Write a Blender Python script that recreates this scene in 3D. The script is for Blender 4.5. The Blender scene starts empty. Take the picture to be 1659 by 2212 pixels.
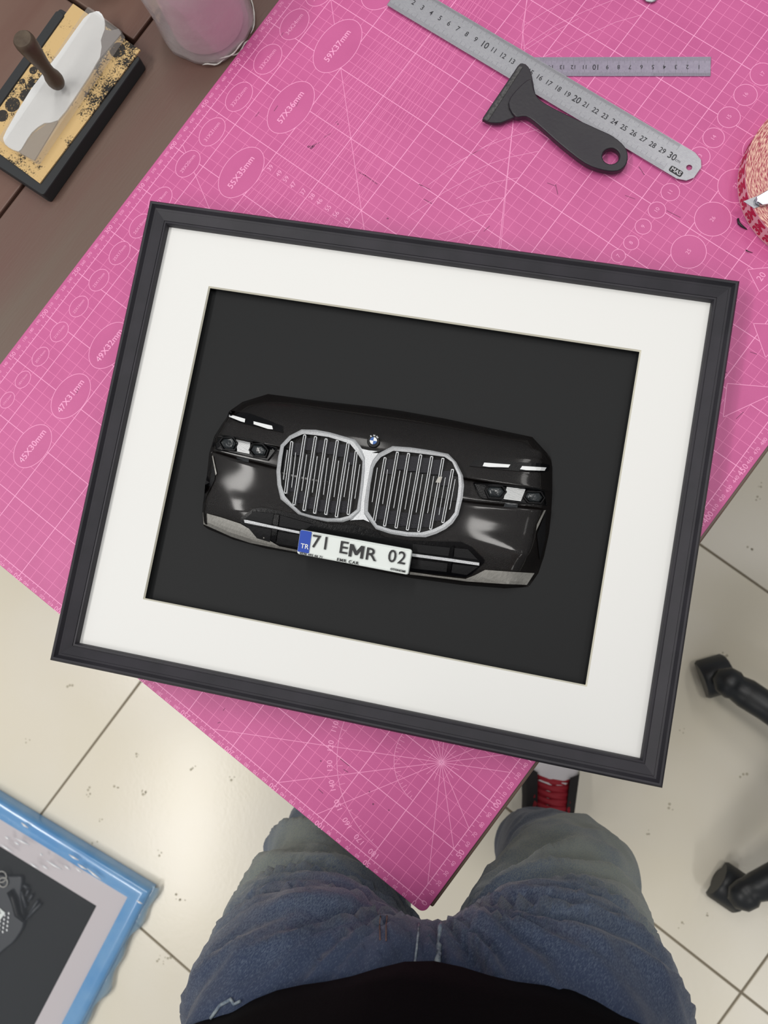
import bpy, bmesh, math, random
from mathutils import Vector, Matrix, noise
from mathutils.bvhtree import BVHTree

# ------------------------------------------------------------------ camera, world, lights, exposure
W_, H_, F_ = 1659, 2212, 1646.0
ZT = 0.79                                   # top of the cutting mat; floor is z = 0
CAM = Vector((0.22583848, 0.12821609, ZT + 0.66218631))
ROT = Matrix(((0.5984164877, -0.7957934596, -0.0927926551),
              (-0.8008719271, -0.5909184482, -0.0970543356),
              (0.0224023137, 0.1323939471, -0.9909439838)))   # rows: right, down, forward
SC = bpy.context.scene
COL = SC.collection
cd = bpy.data.cameras.new('camera'); cam = bpy.data.objects.new('camera', cd); COL.objects.link(cam)
cd.sensor_fit = 'HORIZONTAL'; cd.sensor_width = 36.0; cd.lens = F_ / W_ * 36.0
cd.clip_start = 0.01
cd.dof.use_dof = True; cd.dof.focus_distance = 0.65; cd.dof.aperture_fstop = 12.0
M = Matrix.Identity(4)
for i in range(3):
    M[i][0] = ROT[0][i]; M[i][1] = -ROT[1][i]; M[i][2] = -ROT[2][i]; M[i][3] = CAM[i]
cam.matrix_world = M
SC.camera = cam

wd = bpy.data.worlds.new('room_light'); SC.world = wd; wd.use_nodes = True
wd.node_tree.nodes['Background'].inputs[0].default_value = (0.93, 0.96, 1.0, 1)
wd.node_tree.nodes['Background'].inputs[1].default_value = 0.40

def area_lamp(loc, sx, sy, power, rz=0.0, col=(1, 0.975, 0.94)):
    l = bpy.data.lights.new('ceiling_or_fill_lamp', 'AREA'); l.shape = 'RECTANGLE'; l.size = sx; l.size_y = sy
    l.energy = power; l.color = col
    o = bpy.data.objects.new('ceiling_or_fill_lamp', l); COL.objects.link(o)
    o.location = loc; o.rotation_euler = (0, 0, rz)
    return o
area_lamp((0.80, -0.17, 3.7), 0.5, 0.35, 19, 0.6)  # small unseen lamp, added for the sparkle on the right fender
area_lamp((1.25, -1.5, 3.7), 1.3, 0.35, 8, 0.6)
area_lamp((-0.75, -2.9, 3.7), 1.3, 0.35, 18, 0.6)
area_lamp((1.2, 1.3, 3.7), 1.3, 0.35, 26, 0.6)
area_lamp((2.6, 0.2, 3.7), 1.3, 0.35, 18, 0.6)
area_lamp((-0.9, 1.7, 3.7), 1.3, 0.35, 58, 0.6)
area_lamp((-2.1, 0.6, 3.7), 1.3, 0.35, 40, 0.6)  # added fill lamp, brightens the floor on the left

SC.view_settings.view_transform = 'Standard'; SC.view_settings.look = 'None'
SC.view_settings.exposure = -0.48; SC.view_settings.gamma = 1.0
SC.view_settings.use_curve_mapping = False

# ------------------------------------------------------------------ helpers
def ray(px, py):
    v = Vector(((px - W_ / 2) / F_, (py - H_ / 2) / F_, 1.0))
    return ROT.transposed() @ v
def P(px, py, z):
    d = ray(px, py); return CAM + d * ((z - CAM.z) / d.z)
def lin(c):
    c = c / 255.0
    return c / 12.92 if c <= 0.04045 else ((c + 0.055) / 1.055) ** 2.4
def rgb(r, g, b): return (lin(r), lin(g), lin(b), 1.0)

def mat(name, col, rough=0.5, metal=0.0, col2=None, nscale=8.0, nlo=0.35, nhi=0.65, bump=0.0, bscale=400.0,
        coat=0.0, spec=0.5, alpha=1.0, sheen=0.0, detail=4.0, stretch=None, rough2=None):
    m = bpy.data.materials.new(name); m.use_nodes = True
    nt = m.node_tree; b = nt.nodes['Principled BSDF']
    b.inputs['Base Color'].default_value = col; b.inputs['Roughness'].default_value = rough
    b.inputs['Metallic'].default_value = metal; b.inputs['Specular IOR Level'].default_value = spec
    b.inputs['Coat Weight'].default_value = coat; b.inputs['Coat Roughness'].default_value = 0.10; b.inputs['Alpha'].default_value = alpha
    b.inputs['Sheen Weight'].default_value = sheen
    tc = nt.nodes.new('ShaderNodeTexCoord'); src = tc.outputs['Object']
    if stretch:
        mp = nt.nodes.new('ShaderNodeMapping'); mp.inputs['Scale'].default_value = stretch[:3]
        if len(stretch) > 3: mp.inputs['Rotation'].default_value = (0, 0, stretch[3])
        nt.links.new(src, mp.inputs['Vector']); src = mp.outputs['Vector']
    if col2 is not None:
        n = nt.nodes.new('ShaderNodeTexNoise'); n.inputs['Scale'].default_value = nscale; n.inputs['Detail'].default_value = detail
        r = nt.nodes.new('ShaderNodeValToRGB'); r.color_ramp.elements[0].position = nlo; r.color_ramp.elements[1].position = nhi
        r.color_ramp.elements[0].color = col; r.color_ramp.elements[1].color = col2
        nt.links.new(src, n.inputs['Vector']); nt.links.new(n.outputs['Fac'], r.inputs['Fac'])
        nt.links.new(r.outputs['Color'], b.inputs['Base Color'])
        m['ramp'] = r.name
    if bump > 0:
        n2 = nt.nodes.new('ShaderNodeTexNoise'); n2.inputs['Scale'].default_value = bscale; n2.inputs['Detail'].default_value = 3
        bp = nt.nodes.new('ShaderNodeBump'); bp.inputs['Strength'].default_value = bump; bp.inputs['Distance'].default_value = 0.001
        nt.links.new(src, n2.inputs['Vector']); nt.links.new(n2.outputs['Fac'], bp.inputs['Height'])
        nt.links.new(bp.outputs['Normal'], b.inputs['Normal'])
    return m

def setp(o, label=None, cat=None, group=None, kind=None):
    if label: o['label'] = label
    if cat: o['category'] = cat
    if group: o['group'] = group
    if kind: o['kind'] = kind
    return o
def thing(name, loc, label, cat, group=None):
    o = bpy.data.objects.new(name, None); COL.objects.link(o); o.location = loc
    o.empty_display_size = 0.02
    return setp(o, label, cat, group)
BASE = {}
def base_of(o):
    v = Vector((0, 0, 0))
    while o is not None:
        v += Vector(o.location); o = o.parent
    return v

class MB:
    def __init__(s): s.v = []; s.f = []
    def add(s, vs, fs):
        k = len(s.v); s.v += [Vector(v) for v in vs]; s.f += [tuple(i + k for i in f) for f in fs]; return s
    def box(s, c, d, rz=0.0):
        c = Vector(c); q = Matrix.Rotation(rz, 3, 'Z'); vs = []
        for z in (-1, 1):
            for x, y in ((-1, -1), (1, -1), (1, 1), (-1, 1)):
                vs.append(c + q @ Vector((x * d[0] / 2, y * d[1] / 2, z * d[2] / 2)))
        return s.add(vs, [(3, 2, 1, 0), (4, 5, 6, 7), (0, 1, 5, 4), (1, 2, 6, 5), (2, 3, 7, 6), (3, 0, 4, 7)])
    def prism(s, pts, z0, z1):           # pts: xy list (world), flat prism
        n = len(pts)
        a = sum(pts[i][0] * pts[(i + 1) % n][1] - pts[(i + 1) % n][0] * pts[i][1] for i in range(n))
        if a < 0: pts = list(reversed(pts))
        vs = [(p[0], p[1], z0) for p in pts] + [(p[0], p[1], z1) for p in pts]
        fs = [tuple(reversed(range(n))), tuple(range(n, 2 * n))] + [(i, (i + 1) % n, n + (i + 1) % n, n + i) for i in range(n)]
        return s.add(vs, fs)
    def loft(s, rings, closed=True, cap=True):
        n = len(rings[0]); k = len(rings); vs = [p for r in rings for p in r]; fs = []
        for j in range(k - 1):
            for i in range(n if closed else n - 1):
                a = j * n + i; b = j * n + (i + 1) % n
                fs.append((a, b, b + n, a + n))
        if cap and closed: fs += [tuple(reversed(range(n))), tuple(range((k - 1) * n, k * n))]
        return s.add(vs, fs)
    def lathe(s, prof, c, n=32, cap=True, axis=None):
        c = Vector(c); q = Matrix.Identity(3) if axis is None else Vector((0, 0, 1)).rotation_difference(Vector(axis)).to_matrix()
        return s.loft([[c + q @ Vector((r * math.cos(2 * math.pi * i / n), r * math.sin(2 * math.pi * i / n), z)) for i in range(n)] for r, z in prof], True, cap)
    def tube(s, pts, r, n=8):
        pts = [Vector(p) for p in pts]; rs = r if isinstance(r, (list, tuple)) else [r] * len(pts); rings = []
        up = Vector((0, 0, 1))
        for i, p in enumerate(pts):
            t = (pts[min(i + 1, len(pts) - 1)] - pts[max(i - 1, 0)]).normalized()
            u = t.cross(up)
            if u.length < 1e-3: u = t.cross(Vector((1, 0, 0)))
            u.normalize(); w = u.cross(t)
            rings.append([p + (u * math.cos(2 * math.pi * a / n) + w * math.sin(2 * math.pi * a / n)) * rs[i] for a in range(n)])
        return s.loft(rings)
    def ball(s, c, r, n=14, m=8, q=None):
        c = Vector(c); r = (r, r, r) if not isinstance(r, (tuple, list)) else r; rings = []
        for j in range(m + 1):
            t = math.pi * (j + 0.02) / (m + 0.04) - math.pi / 2
            ring = []
            for i in range(n):
                v = Vector((r[0] * math.cos(t) * math.cos(2 * math.pi * i / n), r[1] * math.cos(t) * math.sin(2 * math.pi * i / n), r[2] * math.sin(t)))
                ring.append(c + (q @ v if q else v))
            rings.append(ring)
        return s.loft(rings)
    def seg(s, a, b, w, z, h=0.00012):   # flat strip between two xy points on a plane
        a = Vector((a[0], a[1])); b = Vector((b[0], b[1])); d = (b - a)
        if d.length < 1e-6: return s
        d.normalize(); n = Vector((-d.y, d.x)) * w / 2
        q = [a + n, a - n, b - n, b + n]
        vs = [(p.x, p.y, z) for p in q] + [(p.x, p.y, z + h) for p in q]
        return s.add(vs, [(4, 5, 6, 7), (0, 1, 5, 4), (1, 2, 6, 5), (2, 3, 7, 6), (3, 0, 4, 7)])
    def poly(s, pts, w, z, closed=False, h=0.00012):
        n = len(pts)
        for i in range(n if closed else n - 1): s.seg(pts[i], pts[(i + 1) % n], w, z, h)
        return s
    def build(s, name, m, parent=None, smooth=False, bevel=0.0, bseg=2, recalc=True, auto=None):
        me = bpy.data.meshes.new(name); off = base_of(parent) if parent else Vector((0, 0, 0))
        me.from_pydata([v - off for v in s.v], [], s.f)
        if recalc:
            bm = bmesh.new(); bm.from_mesh(me); bmesh.ops.recalc_face_normals(bm, faces=bm.faces)
            bm.to_mesh(me); bm.free()
        me.materials.append(m)
        if smooth or auto:
            for p in me.polygons: p.use_smooth = True
        if auto: me.set_sharp_from_angle(angle=math.radians(auto))
        o = bpy.data.objects.new(name, me); COL.objects.link(o)
        if parent: o.parent = parent
        if bevel > 0:
            b = o.modifiers.new('bevel', 'BEVEL'); b.width = bevel; b.segments = bseg; b.limit_method = 'ANGLE'; b.angle_limit = 0.7
        return o

_tc = {}
def glyphs(s, extrude=0.0, bold=0.0, space=1.0):
    key = (s, extrude, bold, space)
    if key in _tc: return _tc[key]
    cu = bpy.data.curves.new('t', 'FONT'); cu.body = s; cu.size = 1.0; cu.extrude = extrude; cu.offset = bold
    cu.align_x = 'CENTER'; cu.align_y = 'CENTER'; cu.resolution_u = 3; cu.space_character = space
    ob = bpy.data.objects.new('t', cu); COL.objects.link(ob)
    dg = bpy.context.evaluated_depsgraph_get(); me = bpy.data.meshes.new_from_object(ob.evaluated_get(dg))
    r = ([v.co.copy() for v in me.vertices], [tuple(p.vertices) for p in me.polygons])
    bpy.data.objects.remove(ob); bpy.data.curves.remove(cu); bpy.data.meshes.remove(me)
    _tc[key] = r; return r
def text_to(mb, s, fn, extrude=0.0, bold=0.0, space=1.0):
    v, f = glyphs(s, extrude, bold, space); mb.add([fn(c) for c in v], f)
def text_flat(mb, s, x, y, z, size, ang=0.0, bold=0.0, sx=1.0):
    c, d = math.cos(ang), math.sin(ang)
    text_to(mb, s, lambda q: Vector((x + size * (q.x * sx * c - q.y * d), y + size * (q.x * sx * d + q.y * c), z)), 0.0, bold)

def P2(px, py, z):
    v = P(px, py, z); return (v.x, v.y)

# ------------------------------------------------------------------ materials
m_pink = mat('pink_mat_vinyl', rgb(199, 89, 147), 0.45, 0, rgb(207, 96, 154), 26, 0.3, 0.7, bump=0.15, bscale=1500)
m_line = mat('pale_pink_print', rgb(252, 168, 212), 0.5)
m_line2 = mat('faint_pink_print', rgb(240, 138, 190), 0.5)
m_wood = mat('brown_laminate', rgb(104, 72, 62), 0.42, 0, rgb(120, 96, 84), 6, 0.3, 0.75, bump=0.12, bscale=160, stretch=(0.35, 3, 1))
m_wood2 = mat('grey_brown_laminate', rgb(106, 76, 68), 0.45, 0, rgb(106, 92, 80), 3, 0.35, 0.6, bump=0.12, bscale=160, stretch=(0.35, 3, 1))
m_wedge = mat('brown_edge_band', rgb(110, 76, 60), 0.5)
m_tile = mat('cream_ceramic_tile', rgb(238, 229, 206), 0.22, 0, rgb(242, 235, 219), 3.2, 0.3, 0.7, bump=0.10, bscale=170)
m_grout = mat('grey_grout', rgb(140, 130, 112), 0.9)
m_black = mat('charcoal_painted_wood', rgb(52, 50, 56), 0.5, 0, rgb(46, 45, 50), 40, spec=0.3, bump=0.05, bscale=900)
m_card = mat('white_mat_board', rgb(238, 238, 235), 0.75)
m_cut = mat('cream_cut_core', rgb(236, 232, 214), 0.8)
m_back = mat('black_backing_card', rgb(30, 31, 32), 0.6, spec=0.22)
m_paint = mat('glossy_black_brown_lacquer', rgb(13, 10, 9), 0.3, 0, rgb(24, 18, 16), 900, 0.45, 0.8, bump=0.5, bscale=2200, spec=0.26, coat=0.34)
m_gloss = mat('gloss_black_plastic', rgb(5, 5, 7), 0.28, spec=0.25, bump=0.12, bscale=1200)
m_matteb = mat('matt_black_plastic', rgb(17, 17, 19), 0.55, spec=0.3, bump=0.3, bscale=2000)
m_block = mat('dark_violet_black_plastic', rgb(20, 19, 28), 0.35, spec=0.25, bump=0.2, bscale=900)
m_silver = mat('sparkling_silver_paint', rgb(196, 198, 200), 0.42, 0.4, rgb(232, 234, 236), 1800, 0.4, 0.65, bump=0.35, bscale=2600)
m_alu = mat('brushed_grey_paint', rgb(176, 174, 168), 0.42, 0.3, rgb(150, 148, 142), 260, 0.35, 0.7, stretch=(1, 6, 1, 0.65))
m_white = mat('white_plastic', rgb(240, 242, 242), 0.35)
m_platew = mat('white_licence_plate', rgb(232, 238, 234), 0.3, coat=0.3)
m_blue = mat('blue_plate_band', rgb(16, 66, 172), 0.35)
m_ink = mat('black_lettering', rgb(22, 22, 24), 0.45)
m_embb = mat('emblem_blue', rgb(32, 92, 168), 0.3)
m_lens = mat('dark_lens', rgb(40, 44, 46), 0.15, bump=0.5, bscale=500, coat=0.4)
m_steel = mat('brushed_steel', rgb(172, 172, 176), 0.36, 0.75, rgb(158, 158, 164), 420, 0.3, 0.7, bump=0.08, bscale=900, stretch=(5, 1, 1))
m_steel2 = mat('satin_steel', rgb(150, 142, 158), 0.42, 0.7, rgb(160, 152, 168), 420, 0.3, 0.7)
m_mark = mat('dark_engraving', rgb(44, 42, 48), 0.6)
m_mark2 = mat('grey_engraving', rgb(108, 106, 112), 0.6)
m_scr = mat('black_plastic_scraper', rgb(38, 33, 41), 0.42, 0, rgb(44, 41, 46), 30, bump=0.1, bscale=300)
m_tray = mat('black_rubber_tray', rgb(42, 44, 46), 0.7)
m_handle = mat('dark_turned_wood', rgb(72, 58, 46), 0.5, 0, rgb(98, 84, 68), 60, 0.35, 0.7, bump=0.3, bscale=300, stretch=(1, 1, 0.12))
m_cup = mat('navy_plastic', rgb(34, 34, 62), 0.4)
m_shav = mat('black_shaving', rgb(30, 26, 34), 0.5)
m_scuff = mat('grey_scuff', rgb(150, 70, 116), 0.7)
m_chair = mat('black_chair_plastic', rgb(32, 34, 36), 0.4)
m_fabric = mat('black_chair_fabric', rgb(28, 28, 32), 0.9)
m_shirt = mat('black_cotton', rgb(5, 3, 5), 0.95, spec=0.1, bump=0.2, bscale=900)
m_red = mat('red_laces', rgb(150, 24, 40), 0.7)
m_shoeb = mat('black_suede', rgb(30, 26, 28), 0.9)
m_shoew = mat('white_canvas', rgb(206, 202, 204), 0.7)
m_skin = mat('skin', rgb(196, 150, 124), 0.6)
m_hair = mat('dark_hair', rgb(30, 24, 22), 0.7)
m_stitch = mat('pale_denim_seam', rgb(150, 160, 164), 0.9, 0, rgb(96, 110, 126), 300)
m_thread = mat('brown_stitching', rgb(96, 74, 70), 0.9)
m_fblue = mat('blue_wrap', rgb(96, 158, 214), 0.22, 0, rgb(120, 172, 218), 20, coat=0.6)
m_fwhite = mat('white_card_under_film', rgb(206, 198, 200), 0.45)
m_tapered = mat('tape_print_red', rgb(192, 32, 72), 0.5)
m_tapeliner = mat('tape_liner_pink', rgb(238, 186, 192), 0.4)

def film_mat(name, col, alpha, rough=0.12, bump=0.6, bscale=60, stretch=None):
    m = mat(name, col, rough, 0, bump=bump, bscale=bscale, alpha=alpha, coat=0.6, stretch=stretch); return m
m_film = film_mat('clear_stretch_film', rgb(214, 210, 208), 0.58, 0.15, 0.8, 70)
m_film2 = film_mat('clear_shrink_film', rgb(214, 222, 232), 0.05, 0.08, 1.0, 26, (1, 9, 1, 0.13))
m_pinkpow = mat('pink_powder', rgb(236, 186, 202), 0.7)
m_glint = mat('painted_film_glint', rgb(252, 252, 252), .15, coat=.8)  # opaque white for the painted glints on the shrink film
m_crease = film_mat('film_crease_glint', rgb(236, 232, 226), .7, .1)

def acrylic():
    m = bpy.data.materials.new('clear_acrylic'); m.use_nodes = True; b = m.node_tree.nodes['Principled BSDF']
    b.inputs['Base Color'].default_value = rgb(196, 190, 184); b.inputs['Roughness'].default_value = 0.06
    b.inputs['Alpha'].default_value = 0.18; b.inputs['Coat Weight'].default_value = 0.5
    return m
m_acr = acrylic()

def pad_mat():
    m = mat('stained_yellow_pad', rgb(208, 176, 122), 0.8)
    nt = m.node_tree; b = nt.nodes['Principled BSDF']
    tc = nt.nodes.new('ShaderNodeTexCoord')
    n1 = nt.nodes.new('ShaderNodeTexNoise'); n1.inputs['Scale'].default_value = 620; n1.inputs['Detail'].default_value = 5
    n2 = nt.nodes.new('ShaderNodeTexNoise'); n2.inputs['Scale'].default_value = 34; n2.inputs['Detail'].default_value = 3
    ad = nt.nodes.new('ShaderNodeMath'); ad.operation = 'MULTIPLY_ADD'; ad.inputs[1].default_value = 0.5
    r = nt.nodes.new('ShaderNodeValToRGB'); e = r.color_ramp.elements
    e[0].position = 0.80; e[0].color = rgb(208, 176, 122); e[1].position = 0.90; e[1].color = rgb(34, 32, 30)
    nt.links.new(tc.outputs['Object'], n1.inputs['Vector']); nt.links.new(tc.outputs['Object'], n2.inputs['Vector'])
    nt.links.new(n1.outputs['Fac'], ad.inputs[0]); nt.links.new(n2.outputs['Fac'], ad.inputs[2])
    nt.links.new(ad.outputs[0], r.inputs['Fac']); nt.links.new(r.outputs['Color'], b.inputs['Base Color'])
    return m
m_pad = pad_mat()

def roll_face():
    m = mat('layered_tape_edge', rgb(220, 150, 140), 0.6)
    nt = m.node_tree; b = nt.nodes['Principled BSDF']; tc = nt.nodes.new('ShaderNodeTexCoord')
    g = nt.nodes.new('ShaderNodeTexGradient'); g.gradient_type = 'RADIAL'
    ln = nt.nodes.new('ShaderNodeVectorMath'); ln.operation = 'LENGTH'
    m1 = nt.nodes.new('ShaderNodeMath'); m1.operation = 'MULTIPLY'; m1.inputs[1].default_value = 90
    m2 = nt.nodes.new('ShaderNodeMath'); m2.operation = 'MULTIPLY'; m2.inputs[1].default_value = 1300
    cb = nt.nodes.new('ShaderNodeCombineXYZ'); n = nt.nodes.new('ShaderNodeTexNoise'); n.inputs['Scale'].default_value = 1.0; n.inputs['Detail'].default_value = 2
    r = nt.nodes.new('ShaderNodeValToRGB'); e = r.color_ramp.elements
    e[0].position = 0.42; e[0].color = rgb(168, 66, 84); e[1].position = 0.6; e[1].color = rgb(240, 196, 176)
    L = nt.links.new
    L(tc.outputs['Object'], g.inputs[0]); L(tc.outputs['Object'], ln.inputs[0]); L(g.outputs['Fac'], m1.inputs[0]); L(ln.outputs['Value'], m2.inputs[0])
    L(m1.outputs[0], cb.inputs[0]); L(m2.outputs[0], cb.inputs[1]); L(cb.outputs[0], n.inputs['Vector']); L(n.outputs['Fac'], r.inputs['Fac']); L(r.outputs['Color'], b.inputs['Base Color'])
    return m
m_roll = roll_face()

def denim():
    m = mat('faded_blue_denim', rgb(62, 84, 120), 0.9, sheen=0.2)
    nt = m.node_tree; b = nt.nodes['Principled BSDF']; tc = nt.nodes.new('ShaderNodeTexCoord'); L = nt.links.new
    # worn, faded zones over the thighs (they belong to the trousers)
    fac = None
    for c, r0 in ((P(1290, 1970, 0.70), 0.20), (P(600, 1900, 0.66), 0.22), (P(1290, 1850, 0.56), 0.14)):
        sb = nt.nodes.new('ShaderNodeVectorMath'); sb.operation = 'SUBTRACT'; sb.inputs[1].default_value = c
        ln = nt.nodes.new('ShaderNodeVectorMath'); ln.operation = 'LENGTH'
        mr = nt.nodes.new('ShaderNodeMapRange'); mr.inputs['From Min'].default_value = r0 * 1.3; mr.inputs['From Max'].default_value = 0.0
        mr.interpolation_type = 'SMOOTHSTEP'
        L(tc.outputs['Object'], sb.inputs[0]); L(sb.outputs[0], ln.inputs[0]); L(ln.outputs['Value'], mr.inputs['Value'])
        if fac is None: fac = mr.outputs[0]
        else:
            mx = nt.nodes.new('ShaderNodeMath'); mx.operation = 'MAXIMUM'; L(fac, mx.inputs[0]); L(mr.outputs[0], mx.inputs[1]); fac = mx.outputs[0]
    nz = nt.nodes.new('ShaderNodeTexNoise'); nz.inputs['Scale'].default_value = 9; nz.inputs['Detail'].default_value = 5
    nf = nt.nodes.new('ShaderNodeTexNoise'); nf.inputs['Scale'].default_value = 520; nf.inputs['Detail'].default_value = 4
    mp = nt.nodes.new('ShaderNodeMapping'); mp.inputs['Scale'].default_value = (1, 3.5, 1); mp.inputs['Rotation'].default_value = (0, 0, 0.7)
    L(tc.outputs['Object'], nz.inputs['Vector']); L(tc.outputs['Object'], mp.inputs['Vector']); L(mp.outputs[0], nf.inputs['Vector'])
    a = nt.nodes.new('ShaderNodeMath'); a.operation = 'MULTIPLY_ADD'; a.inputs[1].default_value = 0.7; L(nz.outputs['Fac'], a.inputs[0]); 
    a2 = nt.nodes.new('ShaderNodeMath'); a2.operation = 'SUBTRACT'; a2.inputs[1].default_value = 0.35; L(fac, a2.inputs[0]); L(a2.outputs[0], a.inputs[2])
    a3 = nt.nodes.new('ShaderNodeMath'); a3.operation = 'ADD'; L(a.outputs[0], a3.inputs[0])
    f2 = nt.nodes.new('ShaderNodeMath'); f2.operation = 'MULTIPLY_ADD'; f2.inputs[1].default_value = 1.5; f2.inputs[2].default_value = -0.75; L(nf.outputs['Fac'], f2.inputs[0]); L(f2.outputs[0], a3.inputs[1])
    r = nt.nodes.new('ShaderNodeValToRGB'); e = r.color_ramp.elements
    e[0].position = 0.0; e[0].color = rgb(46, 58, 84); e[1].position = 1.0; e[1].color = rgb(132, 138, 130)
    x = r.color_ramp.elements.new(0.42); x.color = rgb(88, 100, 118)
    L(a3.outputs[0], r.inputs['Fac']); L(r.outputs['Color'], b.inputs['Base Color'])
    bp = nt.nodes.new('ShaderNodeBump'); bp.inputs['Strength'].default_value = 0.35; bp.inputs['Distance'].default_value = 0.001
    L(nf.outputs['Fac'], bp.inputs['Height']); L(bp.outputs['Normal'], b.inputs['Normal'])
    return m
m_denim = denim()

# ------------------------------------------------------------------ floor: tiles laid on a grout bed
xs = [-0.642 + 0.6 * k for k in range(-3, 5)]; ys = [-0.685 + 0.595 * k for k in range(-3, 5)]
fl = MB().box(((xs[0] + xs[-1]) / 2, (ys[0] + ys[-1]) / 2, -0.02), (xs[-1] - xs[0], ys[-1] - ys[0], 0.036)).build('floor', m_grout)
setp(fl, kind='structure'); fl['label'] = 'cream ceramic tiled floor with thin grey joints'
tw, th_ = 0.6 - 0.004, 0.595 - 0.004
t0 = None
for i in range(len(xs) - 1):
    for j in range(len(ys) - 1):
        c = Vector(((xs[i] + xs[i + 1]) / 2, (ys[j] + ys[j + 1]) / 2, -0.004))
        if t0 is None:
            t0 = MB().box((0, 0, 0), (tw, th_, 0.008)).build('floor_tile', m_tile, None, bevel=0.0012)
            o = t0
        else:
            o = t0.copy(); COL.objects.link(o)
        o.parent = fl; o.location = c
# small specks of dirt on the tiles
random.seed(4)
mb = MB()
for (px, py) in [(193, 1708), (190, 1714), (248, 1702), (305, 1712), (312, 1716), (220, 1770), (203, 1821), (345, 1841), (383, 1938), (395, 1946), (340, 2068), (352, 2073), (366, 2066), (1568, 1413), (1475, 1578), (1608, 1677), (1448, 1745), (1530, 1982), (1475, 2003), (1648, 1049), (1617, 1188), (300, 1630), (420, 1660), (60, 1600), (150, 1480), (500, 1680), (1400, 1800), (1640, 1080)]:
    p = P(px, py, 0.0)
    for k in range(3):
        q = p + Vector((random.uniform(-.006, .006), random.uniform(-.006, .006), 0)); r = random.uniform(0.001, 0.0028)
        mb.lathe([(r, 0), (r * .7, 0.0004)], q, 7)
d = mb.build('dirt_specks', mat('grey_dirt', rgb(192, 184, 162), 0.9), fl); d['kind'] = 'stuff'

# ------------------------------------------------------------------ work table
zt = ZT - 0.003
tab = thing('work_table', (0.4, 0.5, 0), 'brown laminate work table with grooved planks, under the pink cutting mat', 'table')
def board(x0, x1, y0, y1, m):
    MB().box(((x0 + x1) / 2, (y0 + y1) / 2, zt - 0.014), (x1 - x0, y1 - y0, 0.028)).build('tabletop_plank', m, tab, bevel=0.0015)
board(0.0, 1.5, -0.0150, 0.687, m_wood2); board(0.0, 0.460, 0.6905, 1.3, m_wood); board(0.464, 1.5, 0.6905, 1.3, m_wood)
MB().box((0.75, 0.645, zt - 0.036), (1.44, 1.28, 0.014)).build('under_panel', m_wedge, tab)
for x, y in ((0.45, 0.12), (1.4, 0.08), (0.45, 1.2), (1.4, 1.2)):
    MB().box((x, y, (zt - 0.043) / 2), (0.05, 0.05, zt - 0.043)).build('leg', m_wedge, tab, bevel=0.002)

# ------------------------------------------------------------------ pink cutting mat with its print
cm = thing('cutting_mat', (0.45, 0.29, zt), 'large pink self-healing cutting mat with a pale printed grid on the table', 'cutting mat')
mx0, mx1, my0, my1 = -0.0075, 0.905, -0.0115, 0.5918
def rr(x0, y0, x1, y1, r, n=6):
    pts = []
    for cx, cy, a in ((x1 - r, y1 - r, 0), (x0 + r, y1 - r, 90), (x0 + r, y0 + r, 180), (x1 - r, y0 + r, 270)):
        for k in range(n + 1):
            t = math.radians(a + 90 * k / n); pts.append((cx + r * math.cos(t), cy + r * math.sin(t)))
    return pts
MB().prism(rr(mx0, my0, mx1, my1, 0.006), zt, ZT).build('mat_slab', m_pink, cm, bevel=0.0004)
ELL = [(563.5 / 1000 * 1000, 0, 0)]
ell = []   # cx, cy, rx, ry (mm, x along the long side)
small = [(561, 34, 24), (519, 33, 23), (474, 32, 22), (432, 31, 21), (394, 29, 20), (351, 28, 19), (320, 26, 18), (288, 25, 17), (256, 23, 17), (225, 22, 16), (195, 21, 15), (166, 20, 14), (139, 18, 13), (115, 17, 12), (92, 16, 11), (602, 35, 25), (645, 36, 26)]
for cx, a, b in small: ell.append((cx, 564, a / 2, b / 2, '%dX%dmm' % (a, b)))
for cx, a, b in ((566, 59, 37), (493, 57, 36), (416, 55, 35), (345, 53, 34), (277, 51, 33), (213, 49, 32), (154, 47, 31), (96, 45, 30), (642, 61, 38)):
    ell.append((cx, 516, a / 2, b / 2, '%dX%dmm' % (a, b)))
for cx, cy, d_, t in ((752, 180, 21, '17'), (728, 181, 20, '16'), (703, 181, 19.5, '15'), (680, 181, 18.5, '14'), (659, 181, 18, '13'), (638, 182, 17, '12'), (618, 183, 16, '11'), (598, 183, 15, '10'), (579, 184, 14, '9'), (561, 184, 13, '8'), (545, 186, 12, '7'),
                   (618, 139, 31, '26'), (582, 139, 30, '25'), (654, 140, 31, '27'), (692, 140, 32, '28')):
    ell.append((cx, cy, d_ / 2, d_ / 2, t))
tris = [((597, 89), (600, 45), (586, 70)), ((560, 58), (566, 20), (532, 30)), ((502, 44), (519, -2), (478, 32)), ((569, 78), (572, 71), (545, 74))]
tris = [((597, 89), (620, 62), (586, 70)), ((560, 58), (578, 30), (541, 33)), ((504, 46), (528, 5), (478, 32))]
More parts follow.
